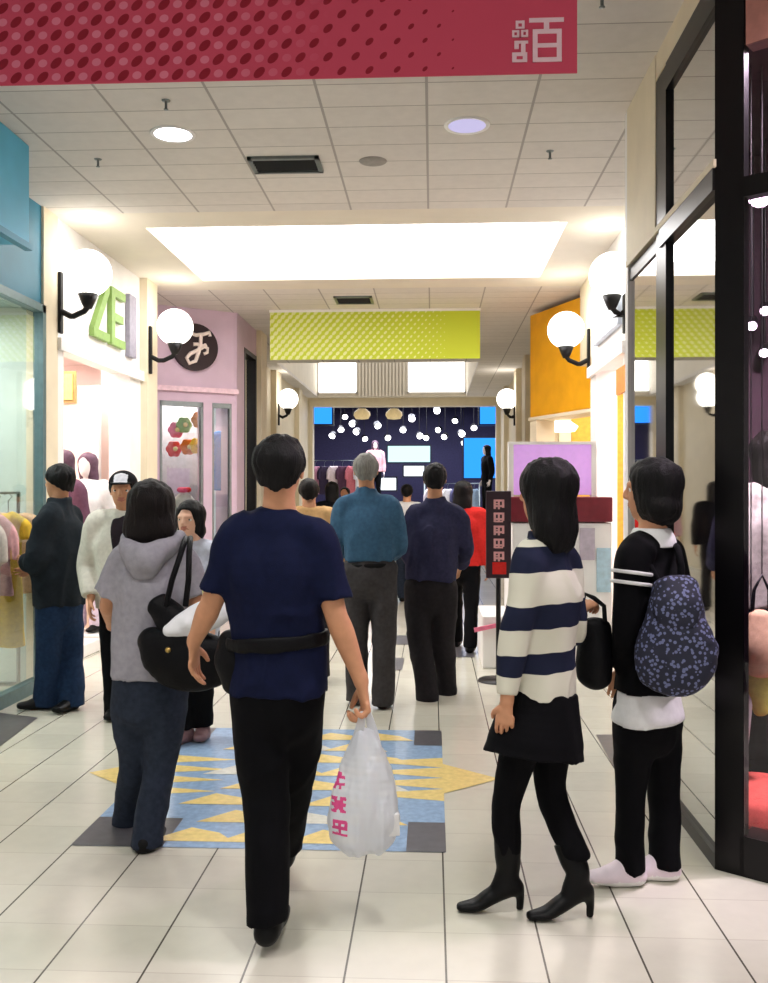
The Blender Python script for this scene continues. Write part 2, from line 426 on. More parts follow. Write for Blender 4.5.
# mosaic set flush in the floor
mxl, mxr, my0, my1 = -1.56, .06, 4.03, 6.08
mb = MB(); z0, z1 = .0005, .004
def fq(mb, pts, z, mi):
    mb.add([(x, y, z) for x, y in pts], [tuple(range(len(pts)))], mi)
fq(mb, [(mxl, my0), (mxr, my0), (mxr, my1), (mxl, my1)], .0020, 0)
cw, ch = .30, .36
for x0, x1, y0, y1 in ((mxr-.17, mxr, my0, my0+ch), (mxr-.17, mxr, my1-ch, my1), (mxl, mxl+.40, my0, my0+ch), (mxl, mxl+.17, my1-ch, my1)):
    fq(mb, [(x0, y0), (x1, y0), (x1, y1), (x0, y1)], .0028, 2)
ym = (my0+my1)/2+.02
zq = .0030
def tq(pts, mi):
    global zq
    zq += .00003; fq(mb, pts, zq, mi)
for s_, xe in ((1, mxr), (-1, mxl)):                       # yellow points reaching past both sides, spikes pointing in
    tq([(xe, ym-.26), (xe+s_*.30, ym), (xe, ym+.26)][::s_], 1)
    for k in range(4):
        yc = ym+(k-1.5)*.19
        tq([(xe, yc-.095), (xe, yc+.095), (xe-s_*.46, yc)][::s_], 1)
for k in range(8):                                           # zigzag rows in the middle
    yc = my0+.12+k*.245
    for q in range(3):
        xc = (mxl+mxr)/2+(q-1)*.30+(.15 if k % 2 else 0)
        tq([(xc-.19, yc-.05), (xc+.19, yc-.05), (xc+.10, yc+.06), (xc-.04, yc+.12)], 1 if (k*2+q) % 5 != 3 else 3)
struct(mb.build('floor_mosaic', [M['mosaic_blue'], M['mosaic_yellow'], M['slate'], M['mosaic_pale']]))
mb = MB()
for px, py in ((463, 652), (406, 640), (392, 664), (440, 668)):
    c = FL(px, py); fq(mb, [(c[0]-.1, c[1]-.3), (c[0]+.1, c[1]-.3), (c[0]+.1, c[1]+.3), (c[0]-.1, c[1]+.3)], .003, 0)
a, b, c = FL(596, 735), FL(622, 735), FL(618, 775)
fq(mb, [c[:2], b[:2], a[:2]], .003, 0)
a, b, c, e = FL(-8, 712), FL(38, 718), FL(-2, 748), FL(-60, 742)
fq(mb, [e[:2], c[:2], b[:2], a[:2]], .003, 0)
struct(mb.build('floor_inlay', [M['slate']]))

# ceiling with two light wells
W1 = (-2.42, 1.12, 7.93, 9.95); W2 = (-2.7, .8, 16.4, 22.3)
mb = MB()
def cq(x0, x1, y0, y1, mi):
    mb.box(x0, x1, y0, y1, CEIL, CEIL+.06, mi)
cq(-3.6, 6, -3, 7.5, 0)
cq(-3.6, W1[0], 7.5, 10.4, 1); cq(W1[1], 2.4, 7.5, 10.4, 1); cq(W1[0], W1[1], 7.5, W1[2], 1); cq(W1[0], W1[1], W1[3], 10.4, 1)
cq(-3.6, 3, 10.4, W2[2], 0); cq(-3.6, W2[0], W2[2], W2[3], 0); cq(W2[1], 3, W2[2], W2[3], 0); cq(-3.6, 3, W2[3], 22.6, 1)
struct(mb.build('ceiling', [M['ceil'], M['drywall']]))
mb = MB()
x0, x1, y0, y1 = W1
for a in ((x0-.03, x0, y0, y1), (x1, x1+.03, y0, y1), (x0-.03, x1+.03, y0-.03, y0), (x0-.03, x1+.03, y1, y1+.03)):
    mb.box(*a, CEIL+.06, CEIL+.20)
sk = thing('skylight', 'large glowing white rectangular skylight set in the smooth ceiling', 'skylight', ((x0+x1)/2, (y0+y1)/2, CEIL+.06))
mb.build('frame', M['white'], sk)
MB().box(x0, x1, y0, y1, CEIL+.14, CEIL+.16).build('diffuser', M['sky'], sk)
# second well, far down the hall: ribbed end wall between two lit panes
x0, x1, y0, y1 = W2
mb = MB()
for a in ((x0-.05, x0, y0, y1), (x1, x1+.05, y0, y1), (x0-.05, x1+.05, y0-.05, y0), (x0-.05, x1+.05, y1, y1+.05)):
    mb.box(*a, CEIL+.06, 5.2)
mb.box(x0-.05, x1+.05, y0-.05, y1+.05, 5.2, 5.25)
for k in range(14):
    xx = -1.72+k*.08; mb.box(xx, xx+.045, y1-.06, y1, CEIL, 5.0)
struct(mb.build('ceiling', [M['drywall']]))
t = thing('skylight', 'glowing panel added at the unseen top of the ribbed light well far down the hall', 'skylight', ((x0+x1)/2, (y0+y1)/2, 5.1))
MB().box(x0+.1, x1-.1, y0+.1, y1-.1, 5.12, 5.15).build('diffuser', emat('well_fill_glow', (255, 252, 248), .9), t)  # unseen glowing panel added to light the ribbed end wall
mb = MB(); mb.box(x0, x1, y0, y0+.1, 5.1, 5.18).box(x0, x1, y1-.1, y1, 5.1, 5.18).box(x0, x0+.1, y0, y1, 5.1, 5.18).box(x1-.1, x1, y0, y1, 5.1, 5.18); mb.build('frame', M['white'], t)
for xa, xb, l in ((-2.66, -1.78, 'lit clerestory pane at the left of the ribbed well far down the hall'), (-.55, .76, 'wider lit clerestory pane at the right of the ribbed well far down the hall')):
    t = thing('clerestory_light', l, 'skylight', ((xa+xb)/2, y1-.03, 4.0))
    MB().box(xa, xb, y1-.05, y1-.02, 3.86, 4.62).build('pane', emat('well_pane', (255, 250, 242), 3.2), t)
    m2 = MB()
    for q in ((xa-.03, xa), (xb, xb+.03)): m2.box(*q, y1-.06, y1-.01, 3.83, 4.65)
    m2.box(xa-.03, xb+.03, y1-.06, y1-.01, 4.62, 4.65); m2.box(xa-.03, xb+.03, y1-.06, y1-.01, 3.83, 3.86)
    m2.build('frame', M['white'], t)

# ---- recessed lamps, vents and sprinklers
def downlight(x, y, label, m, watt, r=.115):
    t = thing('recessed_downlight', label, 'ceiling light', (x, y, CEIL), 'recessed ceiling downlights')
    MB().lathe((x, y, CEIL-.006), [(r, .0), (r+.02, -.004), (r+.026, .004), (r+.026, .006)]).build('trim_ring', M['white'], t)
    mb = MB(); n = 24
    mb.add([(x+r*math.cos(2*PI*i/n), y+r*math.sin(2*PI*i/n), CEIL-.006) for i in range(n)], [tuple(range(n))[::-1]]); mb.build('lens', m, t)
    L = bpy.data.lights.new('downlight', 'SPOT'); L.energy = watt; L.spot_size = 2.3; L.spot_blend = .8; L.shadow_soft_size = .12; L.color = (1, .985, .965)
    lo = bpy.data.objects.new('downlight_lamp', L); COL.objects.link(lo); lo.location = (x, y, CEIL-.03)
    return t
p = W(173, 128, 5.85); downlight(p[0], p[1], 'bright white round downlight between the crimson banner and the skylight', M['can'], 130)
p = W(467, 125, 5.8); downlight(p[0], p[1], 'dim lilac round downlight in the tiled ceiling', M['can_dim'], 30)
for x, y in ((-1.4, 2.2), (.45, 2.2), (-1.4, -.6), (.45, -.6)):
    L = bpy.data.lights.new('hall_lamp', 'SPOT'); L.energy = 115; L.spot_size = 2.4; L.spot_blend = .8; L.shadow_soft_size = .15; L.color = (1, .985, .965)
    lo = bpy.data.objects.new('hall_lamp', L); COL.objects.link(lo); lo.location = (x, y, CEIL-.04)
def vent(px, py, Y, hw, hd, label):
    p = W(px, py, Y); x, y = p[0], p[1]
    t = thing('ceiling_vent', label, 'vent', (x, y, CEIL), 'ceiling air vents')
    mb = MB(); z = CEIL-.02
    mb.box(x-hw, x+hw, y-hd, y-hd+.03, z, CEIL); mb.box(x-hw, x+hw, y+hd-.03, y+hd, z, CEIL); mb.box(x-hw, x-hw+.03, y-hd, y+hd, z, CEIL); mb.box(x+hw-.03, x+hw, y-hd, y+hd, z, CEIL)
    mb.build('frame', M['grey_metal'], t)
    MB().box(x-hw+.03, x+hw-.03, y-hd+.03, y+hd-.03, CEIL-.004, CEIL).build('throat', M['black'], t)
    for k in range(4):
        yy = y-hd+.06+k*(2*hd-.1)/4
        MB().obox((x, yy, CEIL-.012), ((1, 0, 0), nrm((0, 1, -.8)), nrm((0, .8, 1))), (hw-.03, .018, .002)).build('slat', M['black'], t)
vent(286, 160, 6.42, .24, .15, 'dark slatted ceiling vent in front of the skylight')
vent(354, 300, 11.0, .22, .2, 'small dark ceiling vent just above the lime banner')
p = W(373, 163, 6.4)
t = thing('ceiling_speaker', 'small round grey speaker grille in the tiled ceiling', 'speaker', (p[0], p[1], CEIL))
MB().lathe((p[0], p[1], CEIL), [(.0, -.012), (.07, -.012), (.09, -.006), (.095, 0)]).build('grille', mat('speaker_grille', (150, 145, 140), .6), t)
for px, py, l in ((98, 155, 'ceiling sprinkler at the left, nearest the teal fascia'), (166, 97, 'ceiling sprinkler just below the crimson banner'), (550, 155, 'ceiling sprinkler right of the dim lilac downlight'), (602, 3, 'ceiling sprinkler right of the crimson banner end')):
    d = FPX*(CEIL-CAMH)/(CY-py); p = W(px, py, d*CS*.997)
    t = thing('ceiling_sprinkler', l, 'sprinkler', (p[0], p[1], CEIL), 'ceiling sprinklers')
    MB().lathe((p[0], p[1], CEIL), [(.0, -.008), (.022, -.006), (.026, 0)], 14).build('escutcheon', M['grey_metal'], t)
    MB().tube([(p[0], p[1], CEIL-.005), (p[0], p[1], CEIL-.05)], .008).lathe((p[0], p[1], CEIL-.05), [(0, -.003), (.014, -.003), (.014, 0), (0, 0)], 12).build('head', M['grey_metal'], t)

# ---- banners
def banner(name, x0, x1, Y, z0, m, label):
    t = thing(name, label, 'banner', ((x0+x1)/2, Y, z0))
    MB().box(x0, x1, Y-.004, Y+.004, z0, CEIL-.03).build('cloth', m, t)
    MB().box(x0-.01, x1+.01, Y-.012, Y+.012, CEIL-.03, CEIL).build('rail', M['white'], t)
    return t
RB = 3.64; p = W(577, 73, RB); rx1, rz0 = p[0], p[2]
t = banner('hanging_banner', -2.2, rx1, RB, rz0, dot_mat('crimson_dotted_cloth', (206, 76, 102), (146, 26, 46), (222, 124, 148), .1065, .0545, .027, .016, .75, W(250, 40, RB)[0]-(rx1-2.2)/2, W(460, 40, RB)[0]-(rx1-2.2)/2, W(330, 40, RB)[0]-(rx1-2.2)/2), 'crimson banner with dotted print and white characters hanging across the hall')
# the white characters at the end of the banner
def strokes(mb, rects, o, sc, y, mi=0, th=.002):
    for i_, (x0, x1, z0, z1) in enumerate(rects): mb.box(o[0]+x0*sc, o[0]+x1*sc, y-th-i_*.0004, y, o[1]+z0*sc, o[1]+z1*sc, mi)
o = W(529, 63, RB); k = W(563, 18, RB); sc = (k[2]-o[2]); mb = MB()
strokes(mb, [(0, .78, .90, 1), (.33, .45, .74, .92), (.08, .19, 0, .74), (.62, .73, 0, .74), (.08, .73, .64, .74), (.08, .73, .33, .42), (.08, .73, 0, .1)], (o[0], o[2]), sc, RB-.004)
o2 = W(512, 63, RB)
strokes(mb, [(.0, .1, .0, .22), (.24, .34, .0, .22), (.0, .34, .14, .22), (.0, .34, .0, .06), (.08, .36, .42, .48), (.05, .15, .3, .48), (.2, .3, .22, .42)], (o2[0], o2[2]), sc, RB-.004)
strokes(mb, [(.08, .28, .88, .94), (.08, .14, .76, .94), (.22, .28, .76, .94), (.08, .28, .76, .80), (0, .16, .68, .72), (0, .05, .56, .72), (.11, .16, .56, .72), (0, .16, .56, .60), (.2, .36, .68, .72), (.2, .25, .56, .72), (.31, .36, .56, .72), (.2, .36, .56, .60)], (o2[0], o2[2]), sc, RB-.004)
mb.build('characters', M['pinkwhite'], t)
GB = 11.6; a, b = W(270, 360, GB), W(480, 360, GB)
t = banner('hanging_banner', a[0], b[0], GB, a[2], dot_mat('lime_dotted_cloth', (194, 208, 56), (224, 230, 160), (194, 208, 56), .09, .05, .042, .024, .8, -1.6, .9, -9), 'lime green banner with pale fading dots hanging beyond the skylight')

# ---- left side
def wall(name, fn, mats, kind=True):
    mb = MB(); fn(mb); o = mb.build(name, mats); 
    return struct(o) if kind else o
# teal shop nearest on the left: projecting fascia box, teal back wall, glass front
M['blue2'] = mat('deep_teal_paint', (58, 132, 160), .5, .3, noise=.08, nscale=3)
fs = thing('shop_fascia', 'teal blue shop fascia box at the left edge', 'fascia', (-2.8, 5, 3.12))
MB().box(XL, -2.59, 2.2, 6.0, 3.12, CEIL-.002).build('box', M['blue'], fs, .01)
MB().box(-2.62, -2.57, 2.2, 6.0, 3.08, 3.12).build('edge_strip', M['blue2'], fs)
def f(mb):
    mb.box(XL-.1, XL, -3, 2.2, 0, CEIL, 0); mb.box(XL-.1, XL, 2.2, 7.28, 2.98, CEIL, 1)
    mb.box(XL-.1, XL, 2.2, 5.2, 0, 2.98, 0)
    mb.box(XL-.12, XL+.02, 7.28, 7.56, 0, CEIL, 2)
wall('wall_left', f, [M['white'], M['blue2'], M['cream']])
def shopwin(name, x, y0, y1, z0, z1, nm, gm, fm, fw=.05, muls=(), trans=(), axis='y'):
    """glazed front along the hall at X = x: frame plus one pane per bay"""
    mb = MB()
    for yy in (y0, y1-fw): mb.box(x-.04, x+.04, yy, yy+fw, z0, z1)
    mb.box(x-.04, x+.04, y0, y1, z1-fw, z1); mb.box(x-.04, x+.04, y0, y1, z0, z0+fw*1.6)
    for m_ in muls: mb.box(x-.04, x+.04, m_-fw/2, m_+fw/2, z0, z1)
    for q in trans: mb.box(x-.04, x+.04, y0, y1, q-fw/2, q+fw/2)
    o = struct(mb.build(name, fm)); ys = [y0]+list(muls)+[y1]
    for a, b in zip(ys[:-1], ys[1:]):
        MB().box(x-.005, x+.005, a+.02, b-.02, z0+.04, z1-.03).build('pane', gm, o)
    return o
shopwin('window_1', XL, 5.2, 7.28, .0, 2.98, 0, M['glass'], M['teal_metal'], .06, (6.4,), ())
# interior of the teal shop
def f(mb):
    mb.box(-5.2, -5.1, 3, 7.5, 0, 3.0, 0); mb.box(-5.1, XL-.1, 7.42, 7.5, 0, 3.0, 0); mb.box(-5.1, XL-.1, 3, 3.08, 0, 3, 0); mb.box(-5.2, XL-.1, 3, 7.5, 3.0, 3.06, 0)
M['shop_grey'] = mat('shop_grey_green', (186, 200, 194), .7, .2, noise=.1, nscale=3)
wall('wall_shop', f, [M['shop_grey']])
# white shop with lettering
Y0s, Y1s, Y2s = 7.56, 9.42, 9.78
def f(mb):
    mb.box(XL-.2, XL, Y0s, Y2s, 2.72, CEIL, 0)            # upper wall
    mb.box(XL-.2, XL+.01, Y1s, Y2s, 0, 2.72, 0)           # white jamb
    mb.box(XL-.2, XL+.012, Y0s, 7.70, 0, 2.72, 0)
    mb.box(XL, XL+.05, Y0s, Y2s, 2.68, 2.78, 0)           # sill moulding under the sign
    mb.box(XL-.1, XL+.08, Y2s, 10.15, 0, CEIL, 1)         # cream pilaster
wall('wall_left', f, [M['white'], M['cream']])
M['blush'] = mat('blush_paint', (244, 226, 222), .6, .25, noise=.05, nscale=4)
def f(mb):
    mb.box(-6.1, -6, 7.5, 11, 0, 3, 0); mb.box(-6, XL-.2, 10.9, 11, 0, 3, 0); mb.box(-6, XL-.2, 7.5, 7.56, 0, 3, 0); mb.box(-6.1, XL-.2, 7.5, 11, 3.0, 3.06, 0)
    mb.box(-3.5, -3.3, 9.9, 11, 0, 3, 0)
wall('wall_shop', f, [M['blush']])
def alight(name, loc, size, e, rot=(0, 0, 0), col=(1, .96, .92)):
    L = bpy.data.lights.new(name, 'AREA'); L.shape = 'RECTANGLE'; L.size, L.size_y = size; L.energy = e; L.color = col
    o = bpy.data.objects.new(name, L); COL.objects.link(o); o.location = loc; o.rotation_euler = rot; return o
alight('white_shop_light', (-4.5, 8.9, 2.96), (2.4, 1.8), 95)
alight('teal_shop_light', (-4.1, 6.2, 2.94), (1.4, 1.8), 90)
p = W(64, 388, 8.0); YB = 9.88
o_ = thing('wall_picture', 'tan picture panel hung inside the white lettered shop', 'picture', W(64, 400, 9.6))
a, b = W(55, 400, 9.6), W(73, 374, 9.6)
MB().box(a[0], b[0], 9.58, 9.6, a[2], b[2]).build('panel', mat('tan_canvas', (196, 168, 96), .7), o_)
m2 = MB(); m2.box(a[0]-.03, b[0]+.03, 9.595, 9.62, a[2]-.03, b[2]+.03); m2.build('frame', mat('tan_frame', (150, 120, 70), .5), o_)
# fitting panel and inner partitions
def f(mb):
    a, b = W(50, 400, 9.65), W(99, 400, 9.65); mb.box(a[0]-1, b[0], 9.63, 9.69, 0, 2.62, 0)
    mb.box(b[0]-.05, b[0]+.02, 9.58, 9.66, 0, 2.62, 1)
wall('wall_shop', f, [mat('peach_paint', (240, 214, 190), .6), M['white']])
def letter(px0, px1, z0, z1, strokes_, nm, label):
    y0, y1 = WX(px0, XL), WX(px1, XL)
    t = thing('sign_letter', label, 'letter', (XL, (y0+y1)/2, z0), 'green shop sign letters')
    mb = MB()
    for poly in strokes_:
        mb.prism([(XL+.002, y0+(y1-y0)*u, z0+(z1-z0)*v) for u, v in poly][::-1], (.045, 0, 0))
    mb.build('letter_body', M['leaf'], t)
M['leaf'] = mat('leaf_green', (140, 172, 96), .5, .3, noise=.1)
letter(89, 105, 2.92, 3.46, [[(0, .86), (1, .86), (1, 1), (0, 1)], [(0, 0), (1, 0), (1, .14), (0, .14)], [(0, .14), (.28, .14), (1, .86), (.72, .86)]], 'Z', 'green three-dimensional letter Z beside the globe on the white shop')
letter(107, 121, 2.92, 3.46, [[(0, 0), (.25, 0), (.25, 1), (0, 1)], [(.25, .86), (1, .86), (1, 1), (.25, 1)], [(.25, .43), (.85, .43), (.85, .57), (.25, .57)], [(.25, 0), (1, 0), (1, .14), (.25, .14)]], 'E', 'green three-dimensional letter E at the end of the shop sign')
y0, y1 = WX(125, XL), WX(132, XL)
t = thing('sign_plaque', 'tall grey plaque beside the green sign letters', 'plaque', (XL, (y0+y1)/2, 2.9))
MB().box(XL+.002, XL+.05, y0, y1, 2.88, 3.5).build('board', mat('grey_plaque', (150, 146, 160), .5), t, .006)

# lilac shop, its front turned to face the hall
LA, LB = np.array([-3.36, 11.12]), np.array([-2.43, 11.76])
ld = nrm(LB-LA); ln_ = np.array([ld[1], -ld[0]])
def LP(u, z, off=0):
    q = LA+(LB-LA)*u+ln_*off; return np.array([q[0], q[1], z])
def lslab(mb, u0, u1, z0, z1, off, th, mi=0):
    a, b = LP(u0, 0, off), LP(u1, 0, off)
    n = np.array([*(-ln_*th), 0])
    mb.hexa([a+[0, 0, z0], b+[0, 0, z0], b+n+[0, 0, z0], a+n+[0, 0, z0]], [a+[0, 0, z1], b+[0, 0, z1], b+n+[0, 0, z1], a+n+[0, 0, z1]], mi)
def f(mb):
    lslab(mb, 0, 1, 2.62, CEIL, 0, .2); lslab(mb, 0, .12, 0, 2.62, 0, .2); lslab(mb, .6, .7, 0, 2.62, .02, .2); lslab(mb, .93, 1.0, 0, 2.62, 0, .2); lslab(mb, 0, 1, 0, .5, 0, .2)
    lslab(mb, 0, 1.0, 2.74, 2.80, .05, .06, 1)
    mb.slab((XL+.0, 10.15), LA, 0, CEIL, -.15, 0)
    mb.box(-2.63, -2.43, 11.74, 12.2, 0, CEIL, 0); mb.box(-2.63, -2.43, 12.2, 13.05, 0, .5, 0); mb.box(-2.63, -2.43, 12.2, 13.05, 3.4, CEIL, 0)
    mb.box(-2.70, -2.36, 13.05, 13.5, 0, CEIL, 2)
    mb.box(-3.1, -2.43, 13.5, 13.9, 0, CEIL, 0)
    mb.box(-3.1, -2.95, 13.9, 22.6, 0, CEIL, 2)
    mb.box(-2.95, -2.85, 15.0, 15.5, 0, CEIL, 2); mb.box(-2.95, -2.85, 17.3, 17.9, 0, CEIL, 2); mb.box(-2.95, -2.85, 20.3, 20.8, 0, CEIL, 2)
wall('wall_left', f, [M['lilac'], mat('pink_moulding', (226, 196, 208), .5), M['cream']])
def lwin(u0, u1, nm):
    mb = MB()
    for a, b in ((u0, u0+.025), (u1-.025, u1)): lslab(mb, a, b, .5, 2.62, .01, .06)
    lslab(mb, u0, u1, .5, .56, .01, .06); lslab(mb, u0, u1, 2.56, 2.62, .01, .06)
    o = struct(mb.build(nm, M['grey_metal'])); m2 = MB(); lslab(m2, u0+.02, u1-.02, .55, 2.57, -.02, .008); m2.build('pane', M['glass'], o)
lwin(.12, .6, 'window_2'); lwin(.7, .93, 'window_3')
def f(mb):
    a, b = LP(-.1, 0, -1.3), LP(1.0, 0, -1.3); n = np.array([*(-ln_*.05), 0]); z = np.array([0, 0, 3.])
    mb.hexa([a, b, b+n, a+n], [a+z, b+z, b+n+z, a+n+z])
wall('wall_shop', f, [mat('taupe_paint', (150, 140, 142), .7)])
alight('lilac_shop_light', (-3.3, 12.4, 2.9), (.7, .5), 55)
# dark display window on the lilac shop's return wall
o = struct(MB().box(-2.62, -2.425, 12.2, 12.26, .5, 3.4).box(-2.62, -2.425, 12.99, 13.05, .5, 3.4).box(-2.62, -2.425, 12.2, 13.05, 3.34, 3.4).box(-2.62, -2.425, 12.2, 13.05, .5, .56).build('window_4', M['black']))
MB().box(-2.5, -2.49, 12.26, 12.99, .56, 3.34).build('pane', M['glass_dark'], o)
# round sign
t = thing('round_sign', 'round black sign with a pale script letter on the lilac wall', 'sign', LP(.52, 3.0, .01))
ax1, ax3 = np.array([ld[0], ld[1], 0]), np.array([0, 0, 1.]); no = np.array([ln_[0], ln_[1], 0])
c0 = LP(.50, 1.53+(CY-348)*11.6/FPX, .0); R_ = .285
n = 36
mb = MB(); mb.prism([c0+no*.005+R_*(math.cos(2*PI*i/n)*ax1+math.sin(2*PI*i/n)*ax3) for i in range(n)], no*.06); mb.build('disc', mat('dark_brown_sign', (40, 22, 26), .5), t)
def sc2(pts): return [c0+no*.07+R_*(u*ax1+v*ax3) for u, v in pts]
mb = MB()
mb.tube(sc2([(-.5, .42), (-.3, .56), (0, .5), (.3, .56), (.6, .66), (.62, .5)]), .024, 8)
mb.tube(sc2([(.22, .5), (.2, .2), (.12, -.2), (-.02, -.6), (-.3, -.72), (-.42, -.5), (-.25, -.3), (.1, -.12), (.45, .12)]), .024, 8)
mb.tube(sc2([(-.12, .1), (.1, .12), (.34, .06)]), .022, 8)
mb.tube(sc2([(.3, .06), (.52, -.02), (.5, -.2), (.34, -.28)]), .02, 8)
mb.build('script_letter', mat('pale_script', (236, 222, 214), .5), t)

# ---- right side: black-framed corner shop
XS = 1.144; YC2, YC1, YEND = 3.91, 4.72, 5.62
cA = np.array([XS, YC2]); sd = nrm((.78, -.62)); cB = cA+sd*1.6
def f(mb):
    mb.box(XS, XS+.06, YC1, YC1+.20, 0, 3.62)              # far post
    mb.box(XS, XS+.06, YC2, YC1, 3.50, 3.63)               # head
    mb.box(XS-.01, XS+.07, YC2, YC1+.1, 2.75, 2.84); mb.box(XS+.01, XS+.06, YC1+.1, YEND, 2.76, 2.83)
    mb.box(XS, XS+.06, YC2, YEND, 0, .06)
fr = MB(); f(fr)
fr.slab(cA+sd*.0, cA+sd*.118, 0, CEIL, -.05); fr.slab(cA+sd*.10, cB, 0, .16, -.14)
fr.slab(cA+sd*.1, cB, 2.70, 2.78, -.06)
o = struct(fr.build('window_5', M['black_gloss']))
MB().box(XS-.012, XS+.0, YC2-.02, YEND, 2.84, 2.87).build('ledge', M['cream'], o)
for y0, y1, z0, z1 in ((YC2+.02, YC1, .06, 2.76), (YC2+.02, YC1, 2.84, 3.5), (YC1+.2, YEND, .06, 2.76)):
    MB().box(XS+.02, XS+.03, y0, y1, z0, z1).build('pane', M['glass_dark'], o)
M['glass_front'] = glass_mat('front_glass', (225, 220, 228), 1.45, 1.0, 0, .95)
m2 = MB(); m2.slab(cA+sd*.115, cB, .16, 2.70, -.01); m2.build('pane', M['glass_front'], o)
m2 = MB(); m2.slab(cA+sd*.115, cB, 2.78, 3.3, -.01); m2.build('pane', M['glass_front'], o)
def f(mb):
    mb.box(XS, XS+.08, YC2+.1, YEND, 3.63, CEIL, 0)
    mb.box(XS-.005, XS+.1, YC1+.20, YEND, 2.87, CEIL, 0)
    mb.slab(cA+sd*.125, cB, 3.3, CEIL, -.08, 1)
    mb.box(XS, XS+.9, YEND, YEND+.08, 0, CEIL, 2)
    mb.box(XR, XR+.2, YEND+.08, 7.95, 0, CEIL, 2)
wall('wall_right', f, [M['cream'], mat('pink_lit_header', (176, 120, 110), .6), M['white']])  # pink light on the header is put into its colour
M['plum'] = mat('plum_paint', (46, 20, 34), .6, .3, noise=.2)
def f(mb):
    mb.box(3.6, 3.7, 1.5, 5.6, 0, CEIL); mb.box(XS+.09, 3.7, 5.52, 5.6, 0, CEIL); mb.box(2.4, 3.7, 1.5, 1.6, 0, CEIL)
    mb.box(XS+.2, 3.6, 3.1, 5.52, 3.45, 3.5)
wall('wall_shop', f, [M['plum']])
# behind the camera and to the right the hall goes on
def f(mb): mb.box(2.35, 2.45, -3, 2.8, 0, CEIL)
wall('wall_right', f, [M['white']])

# white shop on the right, yellow shop behind it
def f(mb):
    mb.box(XR, XR+.2, 7.95, 9.75, 2.72, CEIL, 0); mb.box(XR-.01, XR+.2, 9.45, 9.75, 0, 2.72, 0); mb.box(XR-.01, XR+.2, 7.95, 8.1, 0, 2.72, 0)
    mb.box(XR-.05, XR, 7.95, 9.75, 2.68, 2.78, 0)
    mb.box(XR, XR+.2, 9.75, 10.5, 2.9, CEIL, 1)
    mb.box(XR, XR+.15, 12.2, 22.6, 0, CEIL, 1)
    for y in (12.3, 15.6, 17.3, 20.2): mb.box(XR-.1, XR, y, y+.5, 0, CEIL, 1)
wall('wall_right', f, [M['white'], M['cream']])
def f(mb):
    mb.box(4.4, 4.5, 7.9, 12.6, 0, 3.1, 0); mb.box(XR+.2, 4.5, 7.85, 7.95, 0, 3.1, 0); mb.box(XR+.2, 4.5, 12.5, 12.6, 0, 3.1, 1); mb.box(XR+.2, 4.5, 7.9, 12.6, 3.1, 3.16, 0); mb.box(2.2, 4.5, 10.1, 10.16, 0, 3.1, 0)
wall('wall_shop', f, [M['blush'], mat('warm_yellow_wall', (240, 196, 90), .6)])
alight('right_shop_light', (2.9, 8.9, 3.05), (1.6, 1.2), 70)
alight('yellow_shop_light', (2.6, 11.3, 3.0), (1.2, 1.2), 30, col=(1, .92, .75))
a, b = W(613, 405, 9.3), W(626, 380, 9.3)
t = thing('wall_plaque', 'small orange plaque on the white shop front at the right', 'plaque', (XR, 8.4, 2.3))
y0, y1 = WX(616, XR-.03), WX(627, XR-.03)
MB().box(XR-.03, XR-.005, y1, y0, 2.36, 2.58).build('board', mat('orange_plaque', (226, 146, 74), .5), t)
M['blue_reflection'] = mat('painted_blue_reflection', (206, 214, 228), .5, noise=.15, nscale=6)  # blue-grey reflections on the white fascia, put into a mottled colour
t = thing('fascia_reflection', 'white shop fascia at the right with blue-grey reflections painted on', 'sign', (XR, 8.8, 2.9))
MB().box(XR-.05, XR-.002, 8.15, 9.4, 2.95, 3.45).build('board', M['blue_reflection'], t, .01)
YA, YB_ = W(530, 400, 11.8), W(590, 400, 10.5)
t = thing('shop_fascia', 'amber yellow shop fascia board at the right beside a globe lamp', 'fascia', ((YA[0]+YB_[0])/2, 11.2, 2.4))
mb = MB(); mb.slab(YA, YB_, 2.44, 3.70, -.3); mb.build('board', M['yellow'], t, .01)
mb = MB(); mb.slab(YA+[-.02, 0, 0], YB_, 2.40, 2.44, -.34); mb.build('edge_strip', M['cream'], t)
def f(mb):
    mb.slab(YA, YA+(YB_-YA)*.12, 0, 2.4, -.25)
wall('wall_right', f, [M['cream']])
t = thing('shop_lamp', 'glowing pale lamp hanging inside the yellow shop', 'lamp', W(562, 425, 11.9))
c = W(562, 425, 11.9)
MB().lathe(c, [(0, .06), (.1, .05), (.2, -.02), (.16, -.08), (0, -.09)], 20).build('shade', emat('warm_lamp', (255, 240, 214), 4), t)
MB().tube([c+[0, 0, .05], (c[0], c[1], 3.1)], .008).build('cord', M['black'], t)

# ---- globe lamps on brackets
def sconce(g, wx, label):
    t = thing('globe_wall_sconce', label, 'wall lamp', (wx, g[1], g[2]-.3), 'opal globe wall lamps')
    x, y, z = g; s = 1 if x > wx else -1; r = .19
    MB().ell((x, y, z), r, 28, 18).build('globe', M['globe'], t)
    MB().lathe((x, y, z-r), [(0, -.10), (.03, -.10), (.05, -.06), (.085, .03), (.075, .03)], 18).build('cup', M['black'], t)
    MB().tube([(wx+s*.02, y, z-r-.12), (wx+s*.10, y, z-r-.16), (x-s*.12, y, z-r-.16), (x-s*.03, y, z-r-.12), (x, y, z-r-.08)], .024, 10).build('arm', M['black'], t)
    MB().box(wx, wx+s*.03, y-.03, y+.03, z-r-.30, z-r+.20).build('backplate', M['black'], t, .01)
    L = bpy.data.lights.new('globe_light', 'POINT'); L.energy = 3.5; L.shadow_soft_size = .2; L.color = (1, .94, .85)
    lo = bpy.data.objects.new('globe_light', L); COL.objects.link(lo); lo.location = (x+s*.02, y, z+.24)
